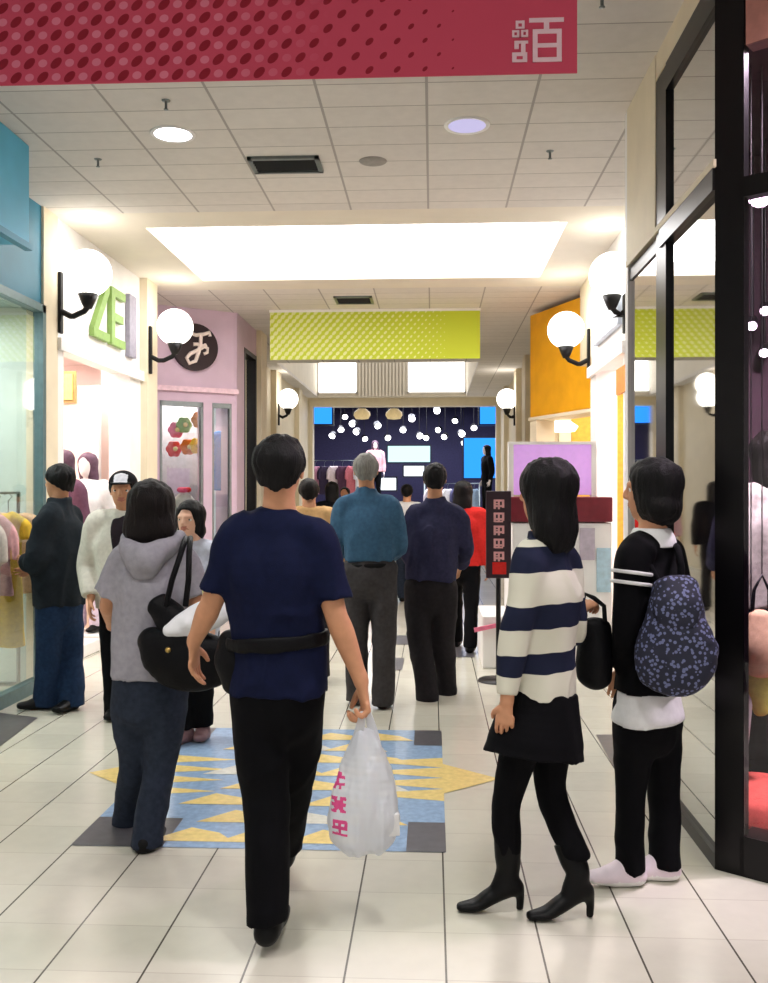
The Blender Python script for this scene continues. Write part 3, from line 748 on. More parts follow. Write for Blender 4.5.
sconce(W(88, 273, 7.58), XL+.02, 'globe lamp on the cream post by the green letters, first on the left wall')
sconce(W(175, 327, 9.85), XL+.08, 'globe lamp in front of the round black sign')
sconce(W(288, 399, 17.5), -2.85, 'small distant globe lamp on the left, beyond the lilac shop')
sconce(W(612, 275, 8.02), XR, 'globe lamp overlapping the skylight glare beside the black framed shop')
sconce(W(566, 330, 9.85), XR, 'globe lamp in front of the amber yellow fascia')
sconce(W(507, 399, 17.5), XR-.1, 'small distant globe lamp on the right beyond the yellow shop')

# ================================================================== THE PEOPLE
UP = np.array([0, 0, 1.])
M['skin'] = mat('skin', (196, 142, 108), .55, .3, noise=.08, nscale=25)
M['skin_pale'] = mat('skin_pale', (222, 176, 150), .55, .3, noise=.06, nscale=25)
M['lips'] = mat('lips', (176, 112, 96), .5, .3, noise=.05)
M['eye_white'] = mat('eye_white', (225, 222, 216), .2, .5, noise=0)
M['iris'] = mat('iris', (30, 20, 16), .15, .5, noise=0)
M['hair'] = mat('black_hair', (8, 7, 8), .55, .18, noise=.35, nscale=40, stretch=(3, 3, .3), bump=.5, bscale=90)
M['hair_brown'] = mat('dark_brown_hair', (17, 11, 10), .55, .18, noise=.35, nscale=40, stretch=(3, 3, .3), bump=.5, bscale=90)
M['hair_grey'] = mat('grey_hair', (120, 118, 112), .6, .3, noise=.3, nscale=40, stretch=(3, 3, .3), bump=.4, bscale=90)
def cloth(name, rgb, noise=.12, rough=.85, nscale=40): return mat(name, rgb, rough, .12, noise=noise, nscale=nscale, bump=.15, bscale=300)
def basis(a):
    a = math.radians(a); return np.array([-math.sin(a), math.cos(a), 0]), np.array([math.cos(a), math.sin(a), 0])
def lerp(a, b, t): return np.asarray(a)+(np.asarray(b)-np.asarray(a))*t

def hand(F, w, D, N, T, curl=(25, 35, 25), k=1.0, thumb=.5):
    """palm and five fingers: D down the hand, N the way the palm faces, T towards the thumb"""
    D = nrm(D); T = nrm(T-D*np.dot(T, D)); N0 = np.cross(D, T); N = N0 if np.dot(N0, N) > 0 else -N0
    F.chain([(w-D*.03*k, .025*k, .021*k), (w+D*.02*k, .029*k, .017*k), (w+D*.078*k, .038*k, .0125*k)], u=T, k=.012, n=3)
    for fi, (off, ln, dl) in enumerate(((.032, .072, -.004), (.011, .080, .004), (-.011, .075, .001), (-.032, .058, -.010))):
        p = w+D*(.085+dl)*k+T*off*k; a = math.radians((fi-1.5)*7); pts = [(p-D*.02*k, .0092*k, .0092*k), (p, .0094*k, .0094*k)]
        for fr, c, r in zip((.45, .31, .24), curl, (.0088, .0080, .0068)):
            a += math.radians(c); dirv = D*math.cos(a)+N*math.sin(a)
            p = p+dirv*ln*fr*k; pts.append((p, r*k, r*k))
        F.chain(pts, u=T, k=.004, n=1)
    b = w+D*.022*k+T*.026*k; d1 = nrm(D*.65+T*.6+N*.35*thumb*2); d2 = nrm(D*.85+T*.15+N*.5*thumb*2)
    F.chain([(b, .015*k, .014*k), (b+d1*.042*k, .0115*k, .011*k), (b+d1*.042*k+d2*.032*k, .0088*k, .008*k)], u=T, k=.008, n=3)

def person(label, J, a, ha, skin, o, group=None, name='person', cat='person'):
    """J: joints in the hall; a / ha: headings of trunk and head (0 = down the hall, + = to the left)"""
    F_, R_ = basis(a); HF, HR = basis(ha); h = o.get('res', .006); ch = o.get('cres', .008)
    g = {k_: np.asarray(v, float) for k_, v in J.items()}
    wS = np.linalg.norm(g['shR']-g['shL'])/2; hips = (g['hipL']+g['hipR'])/2; sh = (g['shL']+g['shR'])/2
    hh = o.get('hh', .235); Hc = g['top']-UP*hh*.5
    tw = o.get('torso', (.155, .135, .16)); td = o.get('depth', (.11, .10, .115))
    base = np.array([hips[0], hips[1], 0.0]); fe = (g['anL']+g['anR'])/2; base[:2] = fe[:2]
    # ---- body
    B = Field()
    up = nrm(sh-hips)
    tor = [(hips-up*.06, tw[0]*.86, td[0]*.86), (hips+up*.06, tw[0]*.88, td[0]*.88), (lerp(hips, sh, .42), tw[1]*.88, td[1]*.88), (lerp(hips, sh, .75), tw[2]*.88, td[2]*.88), (lerp(hips, sh, .97), tw[2]*.62, td[2]*.6)]
    B.chain(tor, u=R_, k=.03)
    nb = g['neck']
    B.chain([(nb-UP*.07, .075, .06), (nb-UP*.01, .060, .056), (Hc-UP*.2*hh-HF*.06*hh, .052, .054), (Hc-HF*.04*hh, .05, .055)], u=R_, k=.03)
    bare = o.get('bare', 1.0)
    for s, k_ in ((-1, 'L'), (1, 'R')):
        S, E, Wr = g['sh'+k_], g['el'+k_], g['wr'+k_]
        am = o.get('arm', 1.0)
        B.chain([(lerp(nb, S, .45)-UP*.01, .05, .045), (S, .050*am, .052*am), (lerp(S, E, .5), .045*am, .050*am), (E, .037*am, .040*am), (lerp(E, Wr, .3), .037*am, .042*am), (lerp(E, Wr, .75), .029*am, .031*am), (Wr, .025*am, .026*am)], u=F_, k=.025)
        hd = o.get('hand'+k_, {})
        D = hd.get('D', nrm(Wr-E)); T = hd.get('T', F_); N = hd.get('N', -s*R_)
        hand(B, Wr+nrm(D)*.015, D, np.asarray(N, float), np.asarray(T, float), hd.get('curl', (20, 30, 20)), hd.get('k', .94)*o.get('hand_scale', 1.0))
        Hp, K, A = g['hip'+k_], g['kn'+k_], g['an'+k_]
        lg = o.get('leg', 1.0); B.chain([(Hp, .078*lg, .08*lg), (lerp(Hp, K, .4), .068*lg, .072*lg), (K, .048*lg, .052*lg), (lerp(K, A, .35), .043*lg, .048*lg), (A, .028*lg, .031*lg)], u=R_, k=.03)
        tv = nrm(o.get('toe'+k_, F_)); 
        if o.get('shoe', {}).get('kind') != 'heel': B.chain([(A, .026, .028), (A-UP*.035+tv*.02, .026, .022), (A+tv*.09-UP*.06, .022, .012)], u=np.cross(tv, UP), k=.02)
    # head
    ax = (HR, HF, UP)
    B.ell(Hc+UP*.13*hh-HF*.04*hh, (.325*hh, .40*hh, .355*hh), ax, k=.03)
    B.chain([(Hc+HF*.09*hh-UP*.06*hh, .285*hh, .29*hh), (Hc+HF*.15*hh-UP*.25*hh, .22*hh, .22*hh), (Hc+HF*.22*hh-UP*.40*hh, .12*hh, .11*hh)], u=HR, k=.02)
    if h < .011:
        B.chain([(Hc-HR*.17*hh+HF*.33*hh+UP*.075*hh, .04*hh, .04*hh), (Hc+HF*.37*hh+UP*.085*hh, .04*hh, .04*hh), (Hc+HR*.17*hh+HF*.33*hh+UP*.075*hh, .04*hh, .04*hh)], u=HF, k=.012)
        for s in (-1, 1):
            B.ell(Hc+HR*s*.145*hh+HF*.415*hh+UP*.0*hh, (.085*hh, .07*hh, .05*hh), ax, k=.01, mode='sub')
            B.ell(Hc+HR*s*.325*hh-UP*.03*hh-HF*.05*hh, (.035*hh, .075*hh, .125*hh), ax, k=.008)
        B.chain([(Hc+HF*.375*hh+UP*.03*hh, .035*hh, .04*hh), (Hc+HF*.44*hh-UP*.10*hh, .055*hh, .05*hh), (Hc+HF*.40*hh-UP*.14*hh, .075*hh, .03*hh)], u=HR, k=.012)
        for zz in (-.235, -.275):
            B.chain([(Hc-HR*.09*hh+HF*.33*hh+UP*zz*hh, .018*hh, .018*hh), (Hc+HF*.375*hh+UP*zz*hh, .028*hh, .024*hh), (Hc+HR*.09*hh+HF*.33*hh+UP*zz*hh, .018*hh, .018*hh)], u=HF, k=.004, label=1)
    b = fobj(name, B, h, [skin, M['lips']], base=base)
    tag(b, label, cat, group)
    if h < .011 and o.get('eyes', True):
        for s in (-1, 1):
            c = Hc+HR*s*.145*hh+HF*.288*hh+UP*.0*hh; r = .056*hh
            mb = MB(); mb.ell(c, r, 14, 10, 0); mb.ell(c+HF*r*.62, (r*.52,)*3, 12, 8, 1)
            mb.build('eye', [M['eye_white'], M['iris']], b)
    # ---- hair
    ht = o.get('hair', 'short'); hm = o.get('hair_mat', M['hair'])
    if ht:
        H = Field(); hb = o.get('hair_bulk', 1.0)
        H.ell(Hc+UP*.13*hh-HF*.06*hh, (.37*hh*hb, .43*hh*hb, .385*hh), ax, k=.02)
        if ht == 'short':
            H.chain([(Hc-HF*.16*hh+UP*.05*hh, .34*hh*hb, .28*hh), (Hc-HF*.22*hh-UP*.22*hh, .27*hh, .20*hh)], u=HR, k=.03)
            H.ell(Hc+HF*.44*hh-UP*.14*hh, (.36*hh, .36*hh, .44*hh), ax, k=.02, mode='sub')
            H.plane(Hc-UP*.32*hh-HF*.4*hh, -UP+.62*HF)
        else:
            Lh = o.get('hair_len', .75); wd = o.get('hair_w', .40)
            H.chain([(Hc-HF*.06*hh+UP*.12*hh, .38*hh, .40*hh), (Hc-HF*.10*hh-UP*.2*hh, wd*hh, .37*hh), (Hc-HF*.18*hh-UP*Lh*.75*hh, wd*hh*1.04, .30*hh), (Hc-HF*.24*hh-UP*Lh*hh, wd*hh*.8, .2*hh)], u=HR, k=.03)
            fc = o.get('face_cut', 1.0)
            H.ell(Hc+HF*.42*hh-UP*.12*hh, (.26*hh*fc, .34*hh*fc, .40*hh), ax, k=.02, mode='sub')
            H.chain([(Hc+HF*.42*hh-UP*.3*hh, .24*hh*fc, .30*hh), (Hc+HF*.42*hh-UP*1.0*hh, .3*hh*fc, .36*hh)], u=HR, k=.02, mode='sub')
        H.noise(.006, (50, 50, 9), 1).noise(.004, (110, 110, 16), 2)
        fobj('hair', H, min(ch, .007) if h < .011 else ch, hm, b, relax=1)
    # ---- top garment
    t = o['top']; ez = t.get('ease', .02); C = Field(); hem = t['hem']
    hemc = hips+up*((hem-hips[2])/max(up[2], .5)); fl = t.get('flare', 1.0)
    rows = [(hemc, tw[0]*fl+ez, td[0]*fl+ez), (lerp(hemc, sh, .33), tw[1]*.6+tw[0]*.4+ez*1.15, td[1]*.5+td[0]*.5+ez), (lerp(hemc, sh, .62), tw[1]*.4+tw[2]*.6+ez, td[2]+ez), (lerp(hips, sh, .80), tw[2]+ez*.8, td[2]*.95+ez), (lerp(hips, sh, .98), tw[2]*.68+ez*.5, td[2]*.62+ez*.7)]
    if t.get('belt'): rows.insert(1, (lerp(hemc, sh, .14), tw[0]*fl+ez*1.6, td[0]*fl+ez*1.6))
    C.chain(rows, u=R_, k=.03, flat0=True)
    C.chain([(nb-UP*.05, .09, .075), (nb+UP*t.get('collar', 0.0), .066+ez*.3, .066+ez*.3)], u=R_, k=.05, flat1=True)
    for s, k_ in ((-1, 'L'), (1, 'R')):
        S, E, Wr = g['sh'+k_], g['el'+k_], g['wr'+k_]; sl = t.get('sleeve', 2.0); am = o.get('arm', 1.0); cw = t.get('cuff', 0)
        pts = [(lerp(nb, S, .40)-UP*.018, .058+ez*.2, .05+ez*.3), (S-UP*.004, .060*am+ez*.6, .062*am+ez*.7)]
        if sl <= 1: pts += [(lerp(S, E, sl*.55), .052*am+ez, .056*am+ez), (lerp(S, E, sl), .05*am+ez*1.25+cw, .055*am+ez*1.25+cw)]
        else:
            pts += [(lerp(S, E, .5), .049*am+ez*.9, .053*am+ez*.9), (E, .043*am+ez*.9, .046*am+ez*.9), (lerp(E, Wr, (sl-1)*.5), .040*am+ez*.8, .043*am+ez*.8), (lerp(E, Wr, sl-1), .030*am+ez*.7+cw, .032*am+ez*.7+cw)]
        C.chain(pts, u=F_, k=.03, flat1=True)
    wv = t.get('wrinkle', .007); C.noise(wv, (9, 9, 5), 4).noise(wv*.35, (20, 20, 10), 5).noise(t.get('fold', .007), t.get('ffreq', (9, 9, 4.5)), 58)
    fobj(t.get('name', 'shirt'), C, ch, t['mat'], b, matfn=t.get('matfn'))
    # ---- lower garment
    q = o['bottom']; rr = q.get('rad', (.10, .09, .072, .07, .075)); hem = q.get('hem', .04)
    P = Field()
    if q.get('waist', True):
        P.chain([(hips+up*q.get('rise', .10), tw[0]*.93+.008, td[0]*.93+.008), (hips+up*.0, tw[0]+.012, td[0]+.014), (hips-up*.07, tw[0]*.97, td[0]+.01)], u=R_, k=.03)
    for k_ in 'LR':
        Hp, K, A = g['hip'+k_], g['kn'+k_], g['an'+k_]
        dn = nrm(A-K); end = A+dn*((A[2]-hem-0.0 if 'hemabs' not in q else A[2]-q['hemabs'])*.9 if A[2] > hem else 0)
        end = A-UP*q.get('drop', .03)
        P.chain([(Hp+UP*.02, rr[0], rr[0]*1.05), (lerp(Hp, K, .45), rr[1], rr[1]*1.05), (K, rr[2], rr[2]*1.05), (lerp(K, A, .45), rr[3], rr[3]*1.08), (end, rr[4], rr[4]*1.12)], u=R_, k=.025, flat1=-UP)
    wv = q.get('wrinkle', .006); P.noise(wv, (8, 8, 6), 6).noise(wv*.4, (20, 20, 16), 7).noise(q.get('fold', .006), (8, 8, 7), 61)
    fobj(q.get('name', 'trousers'), P, ch, q['mat'], b)
    if 'skirt' in o:
        k_ = o['skirt']; S_ = Field(); z1, z0, r1, r0 = k_['z']
        c1 = hips.copy(); c1[2] = z1; c0 = hips+np.asarray(k_.get('off', (0, 0, 0))); c0[2] = z0
        S_.chain([(c1, r1, r1*.8), (lerp(c1, c0, .5), lerp(r1, r0, .45), lerp(r1, r0, .45)*.84), (c0, r0, r0*.86)], u=R_, k=.01, flat0=True, flat1=True)
        S_.noise(.012, (14, 14, 1.5), 9); fobj('skirt', S_, ch, k_['mat'], b)
    # ---- shoes
    for k_ in 'LR':
        A = g['an'+k_]; tv = nrm(o.get('toe'+k_, F_)); tv = nrm(tv*[1, 1, 0]); sd_ = np.cross(tv, UP); so = o.get('shoe', {}); Z = Field(); kind = so.get('kind', 'shoe')
        ln = so.get('len', .26); z0 = max(0.0, A[2]-so.get('ah', .085))
        G = A*[1, 1, 0]+UP*z0
        if kind == 'heel':
            sv = nrm(g['kn'+k_]-A); Z.chain([(A+sv*.12, .047, .051), (A+sv*.06, .043, .048), (A+UP*.01, .036, .043), (A-UP*.045+tv*.015, .034, .043)], u=sd_, k=.02, flat0=True)
            Z.chain([(A-UP*.05-tv*.02, .032, .03), (A*[1, 1, 0]+tv*.06+UP*.055, .036, .030), (A*[1, 1, 0]+tv*.115+UP*.024, .040, .022), (A*[1, 1, 0]+tv*.175+UP*.016, .027, .015)], u=sd_, k=.025)
            Z.chain([(A-UP*.06-tv*.035, .026, .024), (A*[1, 1, 0]-tv*.045+UP*.05, .016, .016), (A*[1, 1, 0]-tv*.043+UP*.0, .013, .013)], u=sd_, k=.02, flat1=-UP)
            Z.plane(UP*.001, -UP, .002)
        else:
            w_ = so.get('w', 1.0)
            pit = o.get('pitch'+k_, 0)*PI/180
            fw = tv*math.cos(pit)-UP*math.sin(pit); u2 = np.cross(sd_, fw); u2 = u2 if u2[2] > 0 else -u2
            hl = A-u2*(A[2]-z0-.035)-fw*.03
            toe = hl+fw*(ln-.075)
            Z.chain([(A+u2*.02, .043*w_, .048), (A-u2*.03, .042*w_, .052)], u=sd_, k=.02)
            Z.chain([(hl, .040*w_, .036), (hl+fw*.08, .041*w_, .040), (lerp(hl, toe, .65), .048*w_, .034), (toe, .042*w_, .024)], u=sd_, k=.025)
            Z.chain([(A-u2*.005+fw*.01, .036, .04), (hl+fw*.11+u2*.016, .036, .026)], u=sd_, k=.02)
            Z.plane(hl-u2*.034, -u2, .003)
        mats_ = so['mat'] if isinstance(so['mat'], list) else [so['mat']]
        fobj(so.get('name', 'shoe'), Z, min(ch, .006) if h < .011 else ch, mats_, b, matfn=(lambda c, m_, zz=z0: (c[:, 2] < zz+.028).astype(int)) if len(mats_) > 1 else None)
    return b, dict(Hc=Hc, HF=HF, HR=HR, hh=hh, F=F_, R=R_, hips=hips, sh=sh, base=base)

def joints(rows):
    return {k: W(*v) for k, v in rows.items()}
def stand(x, Y, ht, a, stride=.0, arms='down'):
    """standing or strolling joints from the proportions of a body"""
    F_, R_ = basis(a); b = np.array([x, Y, 0.])
    P = lambda r, f, z: b+R_*r*ht+F_*f*ht+UP*z*ht
    J = dict(top=P(0, .01, 1.0), neck=P(0, -.005, .845), shL=P(-.105, 0, .80), shR=P(.105, 0, .80), hipL=P(-.05, 0, .50), hipR=P(.05, 0, .50),
             knL=P(-.055, stride*.3+.01, .275), knR=P(.055, -stride*.2+.01, .275), anL=P(-.055, stride*.5, .05), anR=P(.055, -stride*.5, .05))
    if arms == 'down': J.update(elL=P(-.135, -.02, .63), elR=P(.135, -.02, .63), wrL=P(-.14, .02, .49), wrR=P(.14, .02, .49))
    elif arms == 'fold': J.update(elL=P(-.145, -.01, .62), elR=P(.145, -.01, .62), wrL=P(-.06, .11, .63), wrR=P(.06, .11, .61))
    elif arms == 'reach': J.update(elL=P(-.14, .04, .64), elR=P(.14, .02, .63), wrL=P(-.09, .19, .66), wrR=P(.13, .10, .52))
    return J

# ---- cloth colours
M['navy'] = cloth('navy_cotton', (13, 19, 46)); M['black_cloth'] = cloth('black_cloth', (4, 4, 7), .2)
M['denim'] = cloth('blue_denim', (40, 47, 60), .2); M['denim_blue'] = cloth('mid_blue_denim', (32, 50, 78), .2)
M['grey_marl'] = cloth('grey_marl', (150, 148, 156), .1); M['charcoal'] = cloth('charcoal_cloth', (30, 36, 42), .15)
M['stone'] = cloth('stone_cloth', (206, 202, 190), .08); M['shirt_blue'] = cloth('faded_blue_cotton', (58, 90, 116), .15)
M['slate_cloth'] = cloth('slate_violet_cotton', (46, 46, 70), .15); M['trouser_grey'] = cloth('grey_brown_wool', (62, 59, 60), .15)
M['trouser_dark'] = cloth('dark_brown_wool', (36, 33, 36), .15); M['shoe_black'] = mat('black_leather', (5, 5, 6), .45, .18, noise=.2)
M['sneaker'] = mat('pale_pink_canvas', (222, 208, 216), .6, .3, noise=.06); M['sole_white'] = mat('white_rubber', (232, 230, 228), .5, .3, noise=.03)
M['white_cloth'] = cloth('white_cotton', (214, 214, 214), .05); M['red_cloth'] = cloth('red_cotton', (196, 44, 40), .1); M['tan_cloth'] = cloth('tan_cotton', (190, 152, 104), .1)
def stripe_mat(name, bands, top):
    """horizontal knitted bands, heights in metres above the wearer's feet"""
    m, nt, b = new_mat(name)
    tc = nt.nodes.new('ShaderNodeTexCoord'); sp = nt.nodes.new('ShaderNodeSeparateXYZ'); mr = nt.nodes.new('ShaderNodeMapRange')
    nz = nt.nodes.new('ShaderNodeTexNoise'); nz.inputs['Scale'].default_value = 6
    ad = nt.nodes.new('ShaderNodeMath'); ad.operation = 'MULTIPLY_ADD'; ad.inputs[1].default_value = .03
    L = nt.links.new; L(tc.outputs['Object'], sp.inputs[0]); L(tc.outputs['Object'], nz.inputs['Vector']); L(nz.outputs['Fac'], ad.inputs[0]); L(sp.outputs['Z'], ad.inputs[2]); L(ad.outputs[0], mr.inputs['Value'])
    mr.inputs['From Min'].default_value = .015; mr.inputs['From Max'].default_value = top+.015
    r = nt.nodes.new('ShaderNodeValToRGB'); r.color_ramp.interpolation = 'CONSTANT'; L(mr.outputs[0], r.inputs['Fac']); L(r.outputs['Color'], b.inputs['Base Color'])
    e = r.color_ramp.elements
    while len(e) > 1: e.remove(e[-1])
    e[0].position = 0; e[0].color = lin(bands[0][1])+(1,)
    for z, c in bands[1:]:
        x = e.new(z/top); x.color = lin(c)+(1,)
    b.inputs['Roughness'].default_value = .9; b.inputs['Specular IOR Level'].default_value = .1
    return m

# ---- 1 man in the navy T-shirt, walking away
Y = 3.28
J = joints(dict(top=(280, 435, Y), neck=(279, 510, Y), shL=(237, 537, Y), shR=(317, 538, Y-.02), elL=(212, 602, Y+.0), wrL=(194, 642, Y+.06), elR=(335, 612, Y-.04), wrR=(361, 681, Y+.0),
                hipL=(255, 692, Y), hipR=(300, 692, Y), knL=(266, 798, Y-.02), knR=(290, 790, Y+.20), anL=(268, 916, Y-.14), anR=(284, 845, Y+.42)))
dwn = np.array([.0, .2, -1.])
man, mi_ = person('man in a navy T-shirt and black trousers walking away carrying a plastic bag', J, -2, 0, M['skin'], dict(res=.004, cres=.007, hh=.238, torso=(.15, .148, .172), depth=(.105, .105, .118), arm=.98,
    handL=dict(D=(-.06, .25, -1), T=(.2, 1, .2), N=(1, .1, 0), curl=(16, 26, 18)), handR=dict(D=(.16, .10, -1), T=(-.35, 1, .1), N=(-1, -.2, .2), curl=(50, 70, 40), k=1.1),
    hair='short', hair_bulk=1.02, top=dict(mat=M['navy'], hem=W(280, 692, Y)[2], sleeve=.86, ease=.013, wrinkle=.013, flare=1.09, name='t_shirt', collar=.005, belt=False),
    bottom=dict(mat=M['black_cloth'], rad=(.088, .094, .080, .074, .070), drop=.015), toeL=(.05, 1, 0), toeR=(0, 1, 0), shoe=dict(mat=M['shoe_black'], len=.28)))
WR_MAN = J['wrR']

# ---- 2 girl in the striped sweater
Y = 3.52; fb = FL(543, 908)
J = joints(dict(top=(546, 459, Y), neck=(546, 535, Y), shL=(528, 564, Y-.11), shR=(566, 561, Y+.11), elL=(514, 640, Y-.14), wrL=(507, 700, Y-.16), elR=(572, 630, Y+.14), wrR=(580, 612, Y+.30),
                hipL=(530, 708, Y-.05), hipR=(552, 708, Y+.05), knL=(507, 800, Y-.03), knR=(551, 792, Y+.02), anL=(508, 872, Y-.03), anR=(578, 876, Y-.08)))
s2 = lambda py: W(540, py, Y)[2]
NV, WH = (30, 34, 54), (206, 204, 188)
bands = [(0, NV), (s2(697), WH), (s2(668), NV), (s2(649), WH), (s2(625), NV), (s2(601), WH), (s2(570), NV), (s2(550), NV), (s2(546), WH), (s2(538), NV)]
girl, gi = person('girl in a navy and white striped sweater, black skirt and heeled boots', J, 52, 50, M['skin'], dict(res=.004, cres=.006, hh=.235, torso=(.14, .115, .135), depth=(.10, .09, .10), arm=.86, hand_scale=.9, leg=.75,
    handL=dict(D=(-.1, .1, -1), T=(-1, .3, 0), N=(.3, 1, 0)), handR=dict(D=(.5, .5, .3), T=(-1, .4, 0), N=(0, 0, -1), curl=(60, 70, 40)),
    hair='long', hair_len=.80, hair_w=.43, face_cut=.75, hair_bulk=1.1, top=dict(mat=stripe_mat('striped_knit', bands, 1.7), hem=s2(697), sleeve=1.93, ease=.018, wrinkle=.009, name='sweater', collar=.02),
    bottom=dict(mat=M['black_cloth'], rad=(.082, .073, .054, .051, .044), drop=-.07, name='leggings', rise=.06, wrinkle=.003),
    skirt=dict(mat=M['black_cloth'], z=(s2(690), s2(752), .150, .200), off=(-.03, -.02, 0)), toeL=(-1, -.1, 0), toeR=(-1, -.16, 0), shoe=dict(mat=M['shoe_black'], kind='heel', name='boot')))

# ---- 3 girl in black with the patterned bag
Y = 3.80
J = joints(dict(top=(652, 459, Y), neck=(652, 533, Y), shL=(634, 556, Y-.12), shR=(668, 554, Y+.12), elL=(626, 630, Y-.14), wrL=(622, 668, Y-.02), elR=(684, 630, Y+.15), wrR=(668, 660, Y+.25),
                hipL=(637, 712, Y-.05), hipR=(658, 712, Y+.05), knL=(631, 790, Y-.04), knR=(664, 790, Y+.05), anL=(630, 865, Y-.06), anR=(664, 860, Y-.0)))
s3 = lambda py: W(650, py, Y)[2]
BK = (15, 15, 19)
bands = [(0, BK), (s3(522)-.004, (214, 206, 200))]
def fsleeve(c, m_): return m_
girl2, g2 = person('girl in a black top with white collar, black trousers and pale sneakers beside the glass', J, 56, 64, M['skin'], dict(res=.005, cres=.007, hh=.24, torso=(.145, .125, .14), depth=(.105, .095, .105), arm=.9, hand_scale=.9,
    handL=dict(D=(-.2, .2, -1), T=(-1, .3, 0), N=(.3, 1, 0)), handR=dict(D=(-.4, .2, -.6), T=(-1, .4, 0), N=(-.2, -1, 0)),
    hair='long', hair_len=.40, hair_w=.44, hair_bulk=1.06, top=dict(mat=M['black_cloth'], hem=s3(690), sleeve=1.92, ease=.02, wrinkle=.007, name='top', collar=.0),
    bottom=dict(mat=M['black_cloth'], rad=(.090, .080, .060, .055, .056), drop=.02), toeL=(-1, -.12, 0), toeR=(-1, .0, 0), shoe=dict(mat=[M['sneaker'], M['sole_white']], name='sneaker', len=.25)))
# white collar, sleeve bands, white shirt tail
Fc = Field(); nb = W(652, 533, Y)
Fc.chain([(nb-UP*.055, .118, .096), (nb-UP*.02, .088, .080), (nb+UP*.02, .072, .070)], u=g2['R'], k=.01, flat1=True, flat0=True); fobj('collar', Fc, .006, M['white_cloth'], girl2)
Fc = Field(); hp = g2['hips']
Fc.chain([(hp+UP*.10, .150, .112), (hp+UP*.0, .172, .130), (hp-UP*.03, .180, .138)], u=g2['R'], k=.01, flat1=True, flat0=True).noise(.006, (14, 14, 4), 3); fobj('shirt_tail', Fc, .008, M['white_cloth'], girl2)
S, E = J['shL'], J['elL']; dv = nrm(E-S)
for t0 in (.20, .34):
    Fc = Field(); c = lerp(S, E, t0); Fc.chain([(c, .079, .083), (c+dv*.014, .079, .083)], u=g2['F'], k=.004, flat1=True, flat0=True); fobj('sleeve_band', Fc, .004, M['white_cloth'], girl2, relax=1)

# ---- 4 woman in the grey hooded top
Y = 4.12
J = joints(dict(top=(152, 481, Y), neck=(153, 537, Y), shL=(124, 560, Y), shR=(181, 560, Y), elL=(108, 604, Y+.02), wrL=(112, 626, Y+.24), elR=(196, 606, Y), wrR=(200, 640, Y+.16),
                hipL=(134, 690, Y), hipR=(168, 690, Y), knL=(134, 762, Y+.06), knR=(160, 765, Y), anL=(126, 828, Y+.22), anR=(146, 844, Y-.12)))
s4 = lambda py: W(152, py, Y)[2]
woman, wi = person('woman in a grey short-sleeved hooded top and jeans walking away, first from the left side of the floor mosaic', J, 4, 2, M['skin'], dict(res=.006, cres=.008, hh=.235, torso=(.15, .13, .145), depth=(.11, .10, .11), arm=.92, hand_scale=.92,
    handL=dict(D=(.25, 1, -.1), T=(0, .1, 1), N=(1, 0, 0)), handR=dict(D=(0, .6, -1), T=(0, 1, .5), N=(-1, 0, 0)), hair='long', hair_len=.56, hair_w=.47, hair_bulk=1.12, hair_mat=M['hair_brown'],
    top=dict(mat=M['grey_marl'], hem=s4(676), sleeve=.8, ease=.026, wrinkle=.008, name='hooded_top', collar=.01), bottom=dict(mat=M['denim'], rad=(.098, .092, .072, .068, .066), drop=.01), toeL=(.0, 1, 0), toeR=(.05, 1, 0), pitchL=0,
    shoe=dict(mat=M['shoe_black'], len=.25)))
woman['label'] = 'woman in a grey short-sleeved hooded top and jeans walking away with a black shoulder bag'
Fc = Field(); nb = J['neck']
Fc.chain([(nb+np.array([-.115, .02, -.005]), .035, .03), (nb+np.array([-.09, -.085, -.045]), .045, .035), (nb+np.array([0, -.145, -.085]), .06, .045), (nb+np.array([.09, -.085, -.045]), .045, .035), (nb+np.array([.115, .02, -.005]), .035, .03)], u=UP, k=.03, n=6)
Fc.chain([(nb+np.array([0, -.12, -.06]), .09, .035), (nb+np.array([0, -.135, -.16]), .05, .02)], u=(1, 0, 0), k=.04).noise(.008, (18, 18, 12), 3); fobj('hood', Fc, .008, M['grey_marl'], woman)

# ---- 5 man in the black jacket at the left window
Y = 6.6
J = joints(dict(top=(59, 464, Y), neck=(60, 503, Y), shL=(47, 519, Y-.17), shR=(70, 518, Y+.17), elL=(36, 562, Y-.22), wrL=(27, 562, Y+.0), elR=(68, 562, Y+.25), wrR=(36, 570, Y+.25),
                hipL=(51, 606, Y-.07), hipR=(68, 606, Y+.07), knL=(48, 656, Y-.06), knR=(71, 656, Y+.06), anL=(45, 700, Y-.03), anR=(72, 700, Y-.05)))
s5 = lambda py: W(59, py, Y)[2]
pm, pi_ = person('man in a black jacket and blue jeans standing at the left shop window', J, 66, 72, M['skin'], dict(res=.008, cres=.010, hh=.245, torso=(.165, .16, .17), depth=(.12, .125, .125), handL=dict(D=(-.8, .5, .1), T=(0, .2, 1), N=(.4, 1, 0)), handR=dict(D=(-.8, -.2, -.1), T=(0, 0, 1), N=(.3, -1, 0)),
    hair='short', hair_bulk=1.06, top=dict(mat=M['charcoal'], hem=s5(606), sleeve=1.95, ease=.04, wrinkle=.012, fold=.014, name='jacket', collar=.03), bottom=dict(mat=M['denim_blue'], rad=(.10, .095, .082, .08, .085), drop=.04), toeL=(-.9, -.5, 0), toeR=(-.3, -1, 0), shoe=dict(mat=M['shoe_black'], len=.27)))

